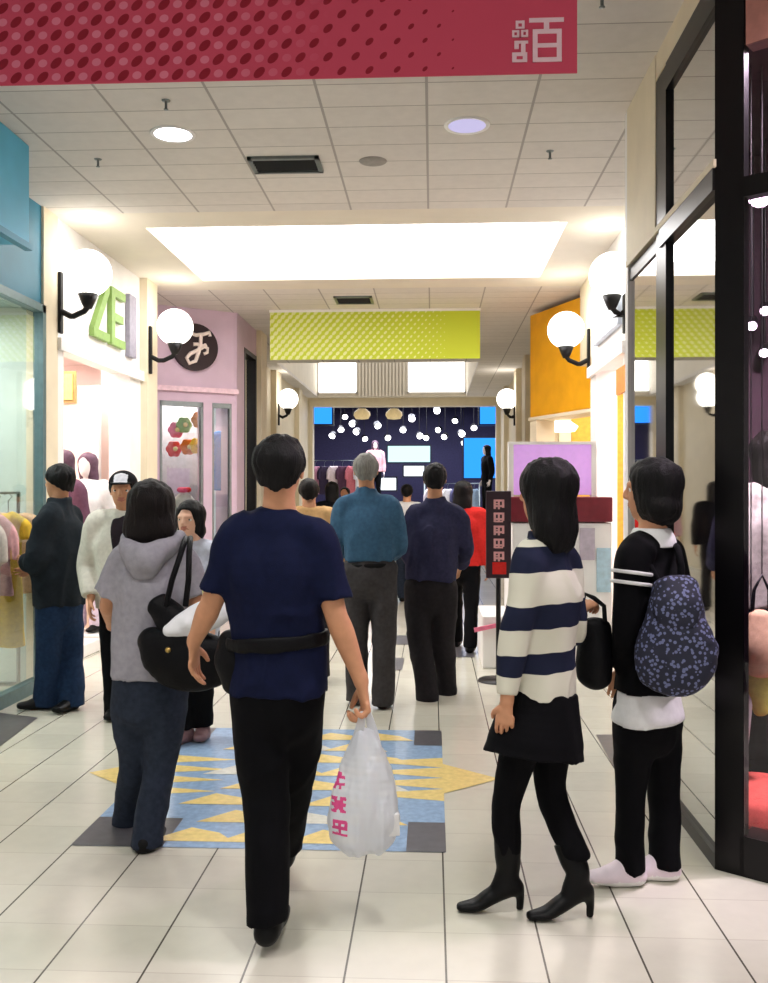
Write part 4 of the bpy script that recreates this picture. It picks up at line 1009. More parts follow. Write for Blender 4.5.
# ---- 6 man in the cap facing the camera
Y = 6.35
J = joints(dict(top=(123, 472, Y), neck=(125, 513, Y), shL=(97, 524, Y), shR=(152, 524, Y), elL=(89, 566, Y+.02), wrL=(91, 598, Y-.10), elR=(160, 566, Y), wrR=(150, 596, Y-.15),
                hipL=(113, 612, Y), hipR=(139, 612, Y), knL=(113, 665, Y-.03), knR=(139, 665, Y), anL=(116, 710, Y), anR=(140, 712, Y)))
s6 = lambda py: W(123, py, Y)[2]
cm, ci = person('man in a black cap and cream jacket coming towards the camera', J, 180, 188, M['skin'], dict(res=.007, cres=.009, hh=.25, torso=(.16, .15, .165), depth=(.115, .11, .12), handL=dict(D=(0, -.3, -1), T=(.3, -1, 0), N=(1, 0, 0)), handR=dict(D=(0, -.5, -1), T=(-.3, -1, 0), N=(-1, 0, 0)),
    hair='short', top=dict(mat=M['stone'], hem=s6(607), sleeve=1.93, ease=.04, wrinkle=.01, name='jacket', collar=.01), bottom=dict(mat=M['black_cloth'], rad=(.098, .09, .078, .075, .078), drop=.045), toeL=(.05, -1, 0), toeR=(0, -1, 0), shoe=dict(mat=M['shoe_black'])))
Hc, HF, HR, hh = ci['Hc'], ci['HF'], ci['HR'], ci['hh']
Fc = Field(); Fc.ell(Hc+UP*.17*hh-HF*.04*hh, (.39*hh, .46*hh, .38*hh), (HR, HF, UP)).plane(Hc+UP*.16*hh, -UP+.12*HF)
Fc.chain([(Hc+UP*.2*hh+HF*.3*hh, .30*hh, .03*hh), (Hc+UP*.17*hh+HF*.72*hh, .24*hh, .022*hh)], u=HR, k=.015)
M['cap_white'] = cloth('cap_white_panel', (206, 206, 212))
fobj('cap', Fc, .007, [M['black_cloth'], M['cap_white']], cm, matfn=lambda c, m_: ((np.abs((c-Hc+np.array([cm.location[0]*0, 0, 0]))@HR) < .045) & (((c-Hc)@HF) > .25*hh) & (((c-Hc)@HF) < .48*hh)).astype(int))
Fc = Field(); nb = J['neck']
Fc.chain([(nb+HF*.070-UP*.02, .065, .02), (nb+np.array([0, -.125, -.12]), .06, .025), (nb+np.array([0, -.155, -.34]), .02, .015)], u=(1, 0, 0), k=.02); fobj('undershirt', Fc, .009, cloth('maroon_black_cotton', (34, 26, 32)), cm)

# ---- 7 small woman facing the camera behind the shoulder bag
Y = 5.78
J = joints(dict(top=(190, 501, Y), neck=(191, 541, Y), shL=(171, 553, Y), shR=(212, 553, Y), elL=(164, 592, Y+.02), wrL=(170, 622, Y-.10), elR=(219, 592, Y), wrR=(214, 622, Y-.1),
                hipL=(181, 636, Y), hipR=(205, 636, Y), knL=(185, 690, Y-.02), knR=(203, 690, Y), anL=(186, 732, Y-.03), anR=(203, 730, Y+.04)))
s7 = lambda py: W(190, py, Y)[2]
sm_, si = person('small dark-haired woman in pale top and black trousers facing the camera', J, 176, 168, M['skin_pale'], dict(res=.007, cres=.009, hh=.225, torso=(.14, .125, .135), depth=(.10, .09, .10), arm=.85, hand_scale=.85, handL=dict(T=(.3, -1, 0), N=(1, 0, 0)), handR=dict(T=(-.3, -1, 0), N=(-1, 0, 0)),
    hair='long', hair_len=.42, hair_w=.37, top=dict(mat=cloth('pale_blue_cotton', (190, 196, 210)), hem=s7(640), sleeve=1.9, ease=.025, wrinkle=.008, name='blouse'), bottom=dict(mat=M['black_cloth'], rad=(.085, .08, .064, .06, .06), drop=-.03), toeL=(-.3, -1, 0), toeR=(.1, -1, 0), shoe=dict(mat=mat('mauve_leather', (120, 92, 96), .5), len=.23)))

# ---- 8 grey-haired man in the blue shirt, 9 man in the slate shirt
Y = 6.7
J = joints(dict(top=(366, 453, Y), neck=(367, 492, Y), shL=(345, 507, Y), shR=(390, 507, Y), elL=(336, 541, Y+.03), wrL=(346, 555, Y+.25), elR=(399, 543, Y+.03), wrR=(393, 556, Y+.25),
                hipL=(356, 574, Y), hipR=(383, 574, Y), knL=(356, 636, Y+.04), knR=(384, 638, Y), anL=(357, 694, Y+.14), anR=(383, 698, Y)))
s8 = lambda py: W(366, py, Y)[2]
bm_, bi = person('grey-haired man in a blue shirt and grey trousers walking away down the middle', J, 0, 2, M['skin'], dict(res=.007, cres=.009, hh=.245, torso=(.165, .165, .175), depth=(.12, .12, .12), handL=dict(T=(0, .1, 1), N=(1, 0, 0)), handR=dict(T=(0, .1, 1), N=(-1, 0, 0)),
    hair='short', hair_mat=M['hair_grey'], top=dict(mat=M['shirt_blue'], hem=s8(561), sleeve=1.9, ease=.022, wrinkle=.012, fold=.012, ffreq=(11, 11, 4), name='shirt', collar=.03, flare=.97), bottom=dict(mat=M['trouser_grey'], rad=(.105, .10, .086, .08, .08), drop=.05, rise=.11), toeL=(0, 1, 0), toeR=(0.1, 1, 0), shoe=dict(mat=M['shoe_black'], len=.28)))
Fc = Field(); hp = bi['hips']; zb = s8(562)
Fc.chain([(hp*[1, 1, 0]+UP*(zb+.0), .175, .128), (hp*[1, 1, 0]+UP*(zb-.04), .177, .130)], u=bi['R'], k=.01, flat0=True, flat1=True); fobj('belt', Fc, .009, M['shoe_black'], bm_)
Y = 7.05
J = joints(dict(top=(435, 463, Y), neck=(435, 500, Y), shL=(415, 516, Y), shR=(457, 515, Y), elL=(409, 550, Y), wrL=(416, 568, Y+.2), elR=(466, 548, Y+.02), wrR=(460, 567, Y+.2),
                hipL=(418, 590, Y), hipR=(444, 590, Y), knL=(420, 642, Y), knR=(443, 640, Y+.06), anL=(428, 694, Y-.06), anR=(447, 688, Y+.16)))
s9 = lambda py: W(435, py, Y)[2]
vm, vi = person('dark-haired man in a slate violet shirt and dark trousers walking away beside the blue-shirted man', J, 2, 0, M['skin'], dict(res=.007, cres=.009, hh=.24, torso=(.165, .165, .17), depth=(.115, .12, .12), handL=dict(T=(0, .1, 1), N=(1, 0, 0)), handR=dict(T=(0, .1, 1), N=(-1, 0, 0)),
    hair='short', top=dict(mat=M['slate_cloth'], hem=s9(580), sleeve=1.9, ease=.022, wrinkle=.012, fold=.012, ffreq=(11, 11, 4), name='shirt', collar=.02), bottom=dict(mat=M['trouser_dark'], rad=(.105, .10, .088, .082, .08), drop=.05), toeL=(-.1, 1, 0), toeR=(0, 1, 0), shoe=dict(mat=M['shoe_black'], len=.28)))

# ---- people further down the hall
def bystander(px, pytop, Y, a, label, top, bottom, sleeve=1.9, hair='short', hm=None, arms='down', stride=.2, ease=.03, ht=None, res=.012, name='person', cat='person', skin=None, tname='shirt', hem=.50, base_z=0):
    p = W(px, pytop, Y); ht = ht or p[2]
    J = stand(p[0], Y, ht, a, stride, arms)
    if base_z:
        for k in J: J[k] = J[k]+UP*base_z
    k = ht/1.72
    return person(label, J, a, a, skin or M['skin'], dict(res=res, cres=res*1.05, hh=.235*k, torso=(.155*k, .14*k, .16*k), depth=(.11*k, .10*k, .115*k), arm=.95*k, hand_scale=k, hair=hair, hair_mat=hm or M['hair'], hair_len=.7,
        top=dict(mat=top, hem=hem*ht+base_z, sleeve=sleeve, ease=ease, wrinkle=.008, name=tname, collar=.01), bottom=dict(mat=bottom, rad=tuple(x*k for x in (.095, .088, .074, .07, .072)), drop=.03), shoe=dict(mat=M['shoe_black'], ah=.085*k)), name=name, cat=cat)
bystander(309, 478, 7.7, 12, 'person in a tan coat half hidden behind the navy T-shirt', M['tan_cloth'], M['trouser_dark'], hm=M['hair_brown'], ease=.05, tname='coat', arms='fold')
bystander(463, 481, 9.2, -10, 'person in a red top just right of the slate violet shirt', M['red_cloth'], M['black_cloth'], hair='long')
bystander(332, 482, 12.5, 20, 'dark-clothed person at the left of the grey-haired man, far down the hall', M['black_cloth'], M['black_cloth'], hair='long', res=.016)
bystander(407, 484, 13.0, -6, 'person in a white shirt glimpsed between the two walking men', M['white_cloth'], M['denim'], res=.016)
bystander(345, 487, 15.5, 170, 'person in a pale pink top near the blue shop entrance', cloth('pale_pink_cotton', (220, 180, 190)), M['denim'], res=.02)

# ================================================================== THINGS CARRIED
def sack(name, pts, u, k, m, parent, h=.006, noise=None, matfn=None, n=5):
    F = Field(); F.chain(pts, u=u, k=k, n=n)
    for q in (noise or []): F.noise(*q)
    return fobj(name, F, h, m, parent, matfn=matfn)
# plastic carrier bag in the man's right hand
Y = 3.28
m, nt, b = new_mat('thin_white_plastic'); nt.nodes.clear()
o_ = nt.nodes.new('ShaderNodeOutputMaterial'); mx = nt.nodes.new('ShaderNodeMixShader'); tr = nt.nodes.new('ShaderNodeBsdfTransparent'); m2_ = nt.nodes.new('ShaderNodeMixShader'); df = nt.nodes.new('ShaderNodeBsdfPrincipled'); tl = nt.nodes.new('ShaderNodeBsdfTranslucent')
df.inputs['Base Color'].default_value = lin((226, 230, 236))+(1,); df.inputs['Roughness'].default_value = .3; tl.inputs['Color'].default_value = lin((232, 234, 238))+(1,)
m2_.inputs[0].default_value = .3; mx.inputs[0].default_value = .78
L_ = nt.links.new; L_(df.outputs[0], m2_.inputs[1]); L_(tl.outputs[0], m2_.inputs[2]); L_(tr.outputs[0], mx.inputs[1]); L_(m2_.outputs[0], mx.inputs[2]); L_(mx.outputs[0], o_.inputs[0])
M['plastic'] = m; M['pink_print'] = mat('pink_print_ink', (206, 74, 130), .5, .2, noise=.1)
hk = W(365, 711, Y-.015)
bag = thing('plastic_bag', 'translucent white plastic carrier bag with pink print held by the man in navy', 'bag', (hk[0], Y, W(364, 850, Y)[2]))
c_ = W(338, 798, Y)
GL = ["01110 11111 00100 11111 01010", "11011 01110 11111 01110 11011", "11111 10101 11111 00100 11111"]
def pm_(c, mi):
    r = np.zeros(len(c), int)
    for g_ in range(3):
        z1 = W(338, 770+g_*22, Y)[2]; x0 = W(331+g_*1.5, 800, Y)[0]; s_ = .0105
        i = np.floor((c[:, 0]-x0)/s_).astype(int); j = np.floor((z1-c[:, 2])/s_).astype(int); rows = GL[g_].split()
        ok = (i >= 0) & (i < 5) & (j >= 0) & (j < 5) & (c[:, 1] < Y)
        tb = np.array([[int(q) for q in rr] for rr in rows]); r[ok] = tb[j[ok], i[ok]]
    return r
p_ = lambda x, y, dy=0: W(x, y, Y+dy)
sack('bag_body', [(p_(366, 733), .030, .022), (p_(367, 748), .062, .040), (p_(366, 778), .100, .062), (p_(364, 812), .126, .078), (p_(363, 832), .120, .076)], (1, 0, 0), .01, [M['plastic'], M['pink_print']], bag, .004, [(.012, (26, 26, 5), 2), (.005, (60, 60, 20), 3)], pm_)
for s_ in (-1, 1):
    sack('handle', [(p_(366+s_*11, 752, s_*.012), .022, .010), (p_(366+s_*6, 728, s_*.012), .018, .007), (hk+np.array([s_*.008, s_*.01, -.004]), .012, .006)], (1, 0, 0), .01, M['plastic'], bag, .004)
a_ = p_(380, 822)
MB().obox(a_, (nrm((1, .2, .04)), nrm((-.2, 1, 0)), nrm((-.04, 0, 1))), (.062, .045, .038)).build('carton', M['white_cloth'], bag, .004)

# woman's shoulder bag with white parcel on it
Y = 3.93; p_ = lambda x, y, dy=0: W(x, y, Y+dy)
M['bag_black'] = mat('black_bag_leather', (5, 5, 8), .55, .14, noise=.25, bump=.2, bscale=80)
hb = thing('shoulder_bag', 'black slouchy shoulder bag of the woman in the grey hooded top', 'handbag', (p_(190, 690)[0], Y, p_(190, 688)[2]))
sack('bag_body', [(p_(150, 640), .055, .05), (p_(172, 655), .13, .065), (p_(205, 662), .12, .062), (p_(236, 655), .07, .045)], UP, .03, M['bag_black'], hb, .007, [(.01, (14, 14, 14), 2)])
sack('side_pocket', [(p_(158, 604, .02), .055, .03), (p_(172, 620, .0), .07, .045), (p_(176, 640, -.01), .06, .04)], (1, 0, 0), .02, M['bag_black'], hb, .007, [(.006, (20, 20, 20), 2)])
for dx in (0, 15):
    MB().tube([p_(166+dx*1.3, 606, -.01), p_(172+dx*1.1, 580, -.02), p_(180+dx*.6, 556, -.0), p_(184+dx*.4, 543, .07), p_(186+dx*.3, 538, .20)], .0125, 8).build('strap', M['bag_black'], hb)
MB().ell(p_(168, 650, -.07), .012).build('button', mat('brass', (190, 160, 90), .3, .5, metal=.8), hb)
MB().ell(p_(222, 652, -.055), .012).build('button', bpy.data.materials['brass'], hb)
Y = 3.90
t = thing('paper_parcel', 'white soft parcel resting on the black shoulder bag', 'parcel', p_(200, 640))
sack('wrapping', [(p_(170, 630), .03, .03), (p_(190, 622), .058, .045), (p_(215, 612), .062, .05), (p_(232, 604), .045, .035)], UP, .02, mat('white_paper', (230, 232, 236), .6, .2, noise=.04), t, .007, [(.008, (24, 24, 24), 1)])
sack('yellow_wrap', [(p_(208, 592, .03), .03, .025), (p_(228, 584, .03), .04, .03)], UP, .02, mat('pale_yellow_paper', (226, 222, 150), .6, .2, noise=.05), t, .007)

# man's waist bag
Y = 3.28; p_ = lambda x, y, dy=0: W(x, y, Y+dy)
wb = thing('waist_bag', 'black waist bag belted around the man in the navy T-shirt', 'bag', p_(277, 660))
hc = p_(277, 640); pts = []
F = Field()
for i in range(29):
    q = 2*PI*i/28; pts.append((np.array([hc[0]+.174*math.cos(q), Y+.126*math.sin(q), hc[2]+.012*math.cos(q)]), .026, .008))
F.chain(pts, u=UP, k=.005, n=1).noise(.004, (16, 16, 16), 2); fobj('belt_strap', F, .006, M['bag_black'], wb)
sack('pouch', [(p_(232, 640, -.0), .05, .04), (p_(234, 660, -.0), .07, .055), (p_(238, 682, 0), .06, .045)], (1, .3, 0), .02, M['bag_black'], wb, .006, [(.006, (16, 16, 16), 3)])

# black tote of the girl in stripes
Y = 3.74; p_ = lambda x, y, dy=0: W(x, y, Y+dy)
tb = thing('tote_bag', 'black tote bag hanging on the right arm of the girl in the striped sweater', 'handbag', p_(594, 690))
sack('bag_body', [(p_(595, 628), .062, .04), (p_(595, 655), .072, .055), (p_(594, 676), .070, .055)], (1, 0, 0), .02, M['bag_black'], tb, .007, [(.008, (16, 16, 12), 2)])
for s_ in (-1, 1):
    MB().tube([p_(583, 622, s_*.03), p_(582, 604, s_*.025), p_(585, 594, s_*.01), p_(594, 598, s_*.02), p_(604, 606, s_*.025), p_(605, 622, s_*.03)], .009, 8).build('handle', M['bag_black'], tb)

# patterned rucksack
m, nt, b = new_mat('speckled_navy_canvas')
tc = nt.nodes.new('ShaderNodeTexCoord'); vo = nt.nodes.new('ShaderNodeTexVoronoi'); vo.inputs['Scale'].default_value = 62
nz = nt.nodes.new('ShaderNodeTexNoise'); nz.inputs['Scale'].default_value = 9
r = nt.nodes.new('ShaderNodeValToRGB'); r.color_ramp.interpolation = 'CONSTANT'
r.color_ramp.elements[0].color = lin((96, 102, 138))+(1,); r.color_ramp.elements[1].position = .38; r.color_ramp.elements[1].color = lin((22, 24, 44))+(1,)
L_ = nt.links.new; L_(tc.outputs['Object'], vo.inputs['Vector']); L_(vo.outputs['Distance'], r.inputs[0]); L_(r.outputs[0], b.inputs['Base Color']); b.inputs['Roughness'].default_value = .8
M['speckle'] = m
Y = 3.57; p_ = lambda x, y, dy=0: W(x, y, Y+dy)
bp = thing('backpack', 'navy speckled slouchy backpack on the back of the girl in black', 'bag', p_(676, 692))
sack('bag_body', [(p_(676, 590, .05), .085, .05), (p_(676, 620, .03), .115, .08), (p_(675, 650, 0), .150, .095), (p_(674, 674, 0), .120, .085)], (.94, -.34, 0), .03, M['speckle'], bp, .007, [(.014, (11, 11, 11), 2), (.005, (30, 30, 30), 4)])
sack('flap', [(p_(676, 586, .0), .080, .045), (p_(677, 606, -.035), .088, .05), (p_(678, 624, -.05), .070, .03)], (.94, -.34, 0), .02, M['speckle'], bp, .007, [(.006, (20, 20, 20), 3)])
for dx in (-26, 14):
    MB().tube([p_(674+dx*.5, 588, .08), p_(670+dx*.8, 566, .09), p_(664+dx, 549, .12), p_(660+dx, 545, .22), p_(655+dx, 556, .30)], .014, 8).build('strap', M['black_cloth'], bp)

# ================================================================== KIOSK AND SIGNS
M['maroon'] = mat('maroon_laminate', (112, 30, 42), .4, .3, noise=.1); M['lilac_lit'] = mat('lilac_panel', (204, 160, 222), .5, .3, noise=.05, emit=(204, 150, 222), estr=.35)
KY = 8.2; a, b_ = W(512, 500, KY), W(622, 500, KY)
kz = lambda py: W(560, py, KY)[2]
k = thing('kiosk', 'white kiosk with lilac header panel and maroon counter band behind the girls', 'kiosk', ((a[0]+b_[0])/2, KY, 0))
xr = min(b_[0], XR-.08); xl = a[0]
MB().box(xl, xr, KY+.02, KY+.9, 0, 1.26).build('body', M['white'], k, .01)
MB().box(xl-.03, xr, KY-.01, KY+.95, kz(522), kz(497)).build('counter_band', M['maroon'], k, .01)
MB().box(xl+.0, W(594, 500, KY)[0], KY+.10, KY+.16, kz(495), kz(444)).build('header_panel', M['lilac_lit'], k, .006)
mb = MB()
for px in (511, 595): x = W(px, 500, KY)[0]; mb.box(x-.015, x+.03, KY+.09, KY+.17, kz(497), kz(441))
mb.box(xl-.01, W(597, 500, KY)[0], KY+.08, KY+.18, kz(444), kz(441)); mb.build('header_frame', M['white'], k)
x0, x1 = W(597, 570, KY)[0], W(611, 570, KY)[0]
MB().box(x0, x1, KY+.005, KY+.02, kz(592), kz(548)).build('poster', mat('pale_cyan_poster', (176, 206, 222), .5), k)
MB().box(W(580, 570, KY)[0], W(595, 570, KY)[0], KY+.005, KY+.02, kz(560), kz(528)).build('poster', mat('mauve_grey_poster', (186, 176, 190), .5), k)
MB().box(xl-.25, xl+.0, KY+.05, KY+.85, 0, .45).build('step', M['white'], k, .01)
MB().obox(W(489, 627, KY), (nrm((1, 0, .22)), (0, 1, 0), nrm((-.22, 0, 1))), (.13, .01, .018)).build('pink_stripe', mat('rose_stripe', (232, 120, 150), .5), k)
SY = 7.7; sz = lambda py: W(498, py, SY)[2]; a, b_ = W(486, 500, SY), W(511, 500, SY)
t = thing('standing_sign', 'tall dark standing sign with a column of pink marks beside the kiosk', 'sign', ((a[0]+b_[0])/2, SY, 0))
M['salmon'] = mat('salmon_marks', (206, 150, 150), .5)
MB().box(a[0], b_[0], SY-.02, SY+.02, sz(578), sz(491)).build('board', mat('plum_black_board', (48, 30, 38), .4), t, .006)
MB().tube([(a[0]+.1, SY+.01, 0), (a[0]+.1, SY+.01, sz(560))], .02).build('post', M['black'], t)
MB().lathe((a[0]+.1, SY+.01, 0), [(0, .02), (.16, .015), (.17, 0)], 20).build('base', M['black'], t)
for q in range(5):
    mb = MB(); z1 = sz(499+q*13); xx = a[0]+.06; i = 0
    for bx in ((0, .085, 0, .016), (0, .085, -.045, -.029), (0, .018, -.06, 0), (.067, .085, -.05, .0), (.034, .05, -.062, .008), (.01, .075, -.062, -.05) if q % 2 else (.0, .05, -.022, -.012)):
        i += 1; mb.box(xx+bx[0], xx+bx[1], SY-.0235-i*.0002, SY-.019, z1-.02+bx[2], z1-.02+bx[3])
    mb.build('mark', M['salmon'], t)
MB().box(a[0]+.05, b_[0]-.04, SY-.024, SY-.021, sz(574), sz(562)).build('red_block', M['red_cloth'], t)

# ================================================================== SHOP WINDOWS
def garment(name, c, w_, ln, a, m, label, group, sleeve=.35, cat='garment', hanger=True):
    """a top on a hanger: c is the middle of the shoulders"""
    F_, R_ = basis(a); c = np.array(c, float)
    t = thing(name, label, cat, c-UP*ln, group)
    F = Field(); F.chain([(c-UP*.03, w_*.36, .03), (c-UP*.16, w_*.46, .045), (c-UP*ln, w_*.52, .055)], u=R_, k=.03, flat1=True)
    for s_ in (-1, 1): F.chain([(c+R_*s_*w_*.3-UP*.03, .05, .03), (c+R_*s_*w_*.52-UP*(.03+sleeve*.4), .055, .035), (c+R_*s_*w_*.56-UP*(.05+sleeve), .05, .03)], u=F_, k=.03, flat1=True)
    F.noise(.012, (14, 14, 3), 3); fobj('fabric', F, .014, m, t)
    if hanger:
        MB().tube([c-R_*w_*.36-UP*.06, c+UP*.0, c+R_*w_*.36-UP*.06], .008, 6).tube([c, c+UP*.09, c+UP*.12+R_*.03, c+UP*.15, c+UP*.135-R_*.03], .005, 6).build('hanger', M['grey_metal'], t)
    return t
# garments by the teal shop's window, inside the glass
zr = 1.52
rk = thing('clothes_rail', 'metal clothes rail inside the teal shop window', 'rail', (-3.25, 6.9, 0))
MB().tube([(-3.25, 6.1, 0), (-3.25, 6.1, zr), (-3.25, 7.32, zr), (-3.25, 7.32, 0)], .016, 8).build('tube_frame', M['grey_metal'], rk)
for y in (6.1, 7.32): MB().box(-3.45, -3.1, y-.02, y+.02, 0, .03).build('foot', M['grey_metal'], rk)
cols = [((224, 180, 140), 'peach top hanging at the far end of the clothes rail in the teal shop', .62, .12), ((212, 176, 60), 'mustard yellow dress hanging next to the peach top on the rail', 1.0, .15), ((226, 172, 176), 'pale pink top hanging in the middle of the clothes rail', .6, .3), ((214, 206, 196), 'off-white top hanging at the near half of the clothes rail', .65, .3), ((150, 110, 90), 'brown top hanging at the near end of the clothes rail', .6, .3)]
for i, (c, l, ln, sl) in enumerate(cols):
    garment('hanging_blouse', (-3.25, 7.14-i*.2, zr-.15), .40, ln, 12, cloth('garment_cloth', c), l, 'tops on the clothes rail', sl)
def mannequin(px, pytop, Y, ht, a, label, top, bottom, hm, skin, hair='long', base_z=0, tname='top'):
    return bystander(px, pytop, Y, a, label, top, bottom, ht=ht, hair=hair, hm=hm, res=.013, name='mannequin', cat='mannequin', skin=skin, tname=tname, base_z=base_z, stride=0.0)
M['manq'] = mat('pale_mannequin', (226, 214, 212), .4, .3, noise=.03); M['wig'] = mat('plum_wig', (88, 62, 78), .6, noise=.3)
def plinth(px, Y, h, label):
    p = W(px, 500, Y); t = thing('plinth', label, 'plinth', (p[0], Y, 0))
    MB().box(p[0]-.28, p[0]+.28, Y-.24, Y+.24, 0, h).build('block', M['white'], t, .01); return t
plinth(62, 8.75, .12, 'low white plinth just inside the white lettered shop'); plinth(88, 9.4, .12, 'second low white plinth, deeper inside the white lettered shop')
mannequin(64, 447, 8.75, 1.80, 150, 'plum-haired mannequin in a dark wrap inside the white lettered shop', cloth('plum_wrap', (96, 66, 84)), M['white_cloth'], M['wig'], M['manq'], base_z=.12)
mannequin(88, 450, 9.4, 1.80, 170, 'plum-haired mannequin in a white top inside the white lettered shop', M['white_cloth'], cloth('pale_mauve_cloth', (206, 190, 206)), M['wig'], M['manq'], base_z=.12)
# lilac shop window: white clothes on two dress forms, paper flowers hanging above
def dress_form(p, label, m, h=1.45):
    t = thing('dress_form', label, 'dress form', (p[0], p[1], 0), 'dress forms in the lilac shop window'); c = np.array([p[0], p[1], 0.])
    F = Field(); F.chain([(c+UP*(h-.62), .17, .13), (c+UP*(h-.40), .125, .10), (c+UP*(h-.16), .16, .11), (c+UP*(h-.04), .07, .06)], u=R0, k=.02, flat0=True)
    F.noise(.008, (12, 12, 5), 2); fobj('torso', F, .014, m, t)
    MB().tube([c, c+UP*(h-.55)], .02).build('pole', M['grey_metal'], t); MB().lathe(c, [(0, .03), (.2, .02), (.21, 0)]).build('base', M['grey_metal'], t)
    F = Field(); 
    for q in range(5): F.ell(c+UP*(h+.03)+np.array([.05*math.cos(q*1.26), .05*math.sin(q*1.26), 0]), (.045, .045, .035))
    fobj('flower_trim', F, .012, M['red_cloth'], t)
R0 = np.array([ld[0], ld[1], 0])
for u, off, l, m in ((.26, -.35, 'dress form in white with red flower trim, at the left of the lilac shop window', M['white_cloth']), (.50, -.35, 'dress form in cream with red flower trim, at the right of the lilac shop window', M['stone'])):
    q = LP(u, 0, off); dress_form(q, l, m, 1.52)
def flower(px, py, Yd, rgb, label, r=.10):
    c = W(px, py, Yd); t = thing('paper_flower', label, 'decoration', c, 'paper flowers in the lilac shop window'); F = Field()
    for q in range(6): F.ell(c+r*.62*np.array([math.cos(q*PI/3)*ld[0], math.cos(q*PI/3)*ld[1], math.sin(q*PI/3)]), (r*.48, r*.3, r*.48), k=.02)
    fobj('petals', F, .014, cloth('paper', rgb), t); MB().ell(c+np.array([ln_[0], ln_[1], 0])*.05, r*.3, 12, 8).build('centre', M['mosaic_yellow'], t)
    MB().tube([c, (c[0], c[1], 2.95)], .003, 5).build('thread', M['grey_metal'], t)
for px, py, rgb, l in ((174, 449, (206, 52, 60), 'red paper flower hanging lowest in the lilac shop window'), (188, 447, (224, 110, 40), 'orange paper flower hanging beside the yellow one'), (197, 446, (232, 190, 60), 'yellow paper flower in the lilac shop window'), (199, 420, (226, 140, 60), 'light orange paper flower hanging highest in the lilac shop window'), (184, 425, (120, 170, 90), 'green paper flower hanging high in the lilac shop window'), (176, 430, (214, 90, 130), 'pink paper flower hanging at the left of the lilac shop window')):
    flower(px, py, 11.75, rgb, l)
c = W(226, 455, 12.0)
garment('hanging_blouse', c+UP*.3, .36, .75, 35, cloth('bright_blue_cloth', (60, 140, 206)), 'bright blue top hanging in the narrow lilac shop window', 'tops in the lilac shop', .1)

# right-hand window: mannequin, pouffe and spots in the dark shop
M['coral'] = cloth('coral_cloth', (206, 92, 82)); M['knit'] = cloth('pale_grey_knit', (178, 172, 164), .2)
mc = W(768, 600, 4.45)
pf = W(764, 800, 4.30)
t = thing('pouffe', 'round coral pouffe on the floor of the dark shop window', 'pouffe', (pf[0], pf[1], .0))
MB().lathe((pf[0], pf[1], .0), [(.0, .0), (.26, .0), (.27, .05), (.27, .19), (.24, .215), (0, .22)], 28).build('cushion', M['coral'], t)
MB().lathe((pf[0], pf[1], .0), [(.272, .115), (.278, .12), (.272, .125)], 28).build('piping', cloth('dark_coral', (150, 60, 56)), t)
mq = bystander(770, 418, 4.72, 20, 'mannequin in a pale grey knit and dark skirt behind the right-hand glass', M['knit'], M['black_cloth'], ht=1.70, hair='long', hm=M['hair_brown'], res=.009, name='mannequin', cat='mannequin', skin=M['manq'], tname='sweater', base_z=.12, stride=.0)
t = thing('plinth', 'dark plinth under the mannequin behind the right-hand glass', 'plinth', (W(770, 500, 4.72)[0], 4.72, 0))
MB().box(t.location[0]-.35, t.location[0]+.35, 4.52, 4.95, 0, .12).build('block', M['plum'], t, .01)
Yb = 4.36; p_ = lambda x, y, dy=0: W(x-6, y, Yb+dy)
t = thing('hanging_handbag', 'beige and green handbag hanging in the right-hand shop window', 'handbag', p_(766, 710))
sack('bag_body', [(p_(766, 618), .055, .04), (p_(765, 645), .085, .06), (p_(766, 668), .07, .05)], (1, 0, 0), .02, cloth('beige_leather', (206, 168, 138)), t, .008)
sack('scarf', [(p_(764, 672), .05, .03), (p_(765, 690), .055, .03), (p_(767, 712), .035, .02)], (1, 0, 0), .02, cloth('lime_scarf', (190, 190, 90)), t, .008)
MB().tube([p_(758, 622), p_(760, 590), p_(768, 575), p_(775, 590), p_(775, 622)], .008, 8).tube([p_(768, 575), (p_(768, 575)[0], Yb, 3.45)], .003, 5).build('handle', M['black'], t)
t = thing('hanging_strap', 'curved white strap hanging beside the coral pouffe', 'strap', p_(748, 790))
MB().tube([p_(757, 690), p_(754, 720), p_(751, 750), p_(746, 775), p_(744, 788)], .014, 8).build('band', M['white_cloth'], t)
MB().tube([p_(757, 690), (p_(757, 690)[0], Yb, 3.45)], .003, 5).build('wire', M['black'], t)
def spot(c, label, aim, col=(255, 240, 250), s=14, r=.035, zt=None, e=0, group='spotlights in the dark shop', lc=(1, .85, .95)):
    c = np.array(c, float); d = nrm(aim); t = thing('spotlight', label, 'spotlight', c, group)
    MB().tube([c-d*.14, c-d*.12, c], [r*.7, r*1.05, r*1.1], 14).build('housing', M['black'], t)
    n = 14; u = nrm(np.cross(d, UP)); v = np.cross(d, u); mb = MB(); mb.add([c+d*.001+r*(math.cos(2*PI*i/n)*u+math.sin(2*PI*i/n)*v) for i in range(n)], [tuple(range(n))]); mb.build('lens', emat('spot_lens', col, s), t)
    if zt: MB().tube([c-d*.08, (c[0]-d[0]*.08, c[1]-d[1]*.08, zt)], .008, 6).build('stem', M['black'], t)
    if e:
        L = bpy.data.lights.new('spot', 'SPOT'); L.energy = e; L.spot_size = 1.4; L.spot_blend = .6; L.shadow_soft_size = .05; L.color = lc
        o = bpy.data.objects.new('spot', L); COL.objects.link(o); o.location = c+d*.03; o.rotation_euler = Vector(d).to_track_quat('-Z', 'Y').to_euler()
spot(W(760, 196, 4.6), 'big pinkish-white spotlight in the dark shop at the right edge', (-.35, -.75, -.5), (255, 214, 240), 16, .055, 3.45, 30)
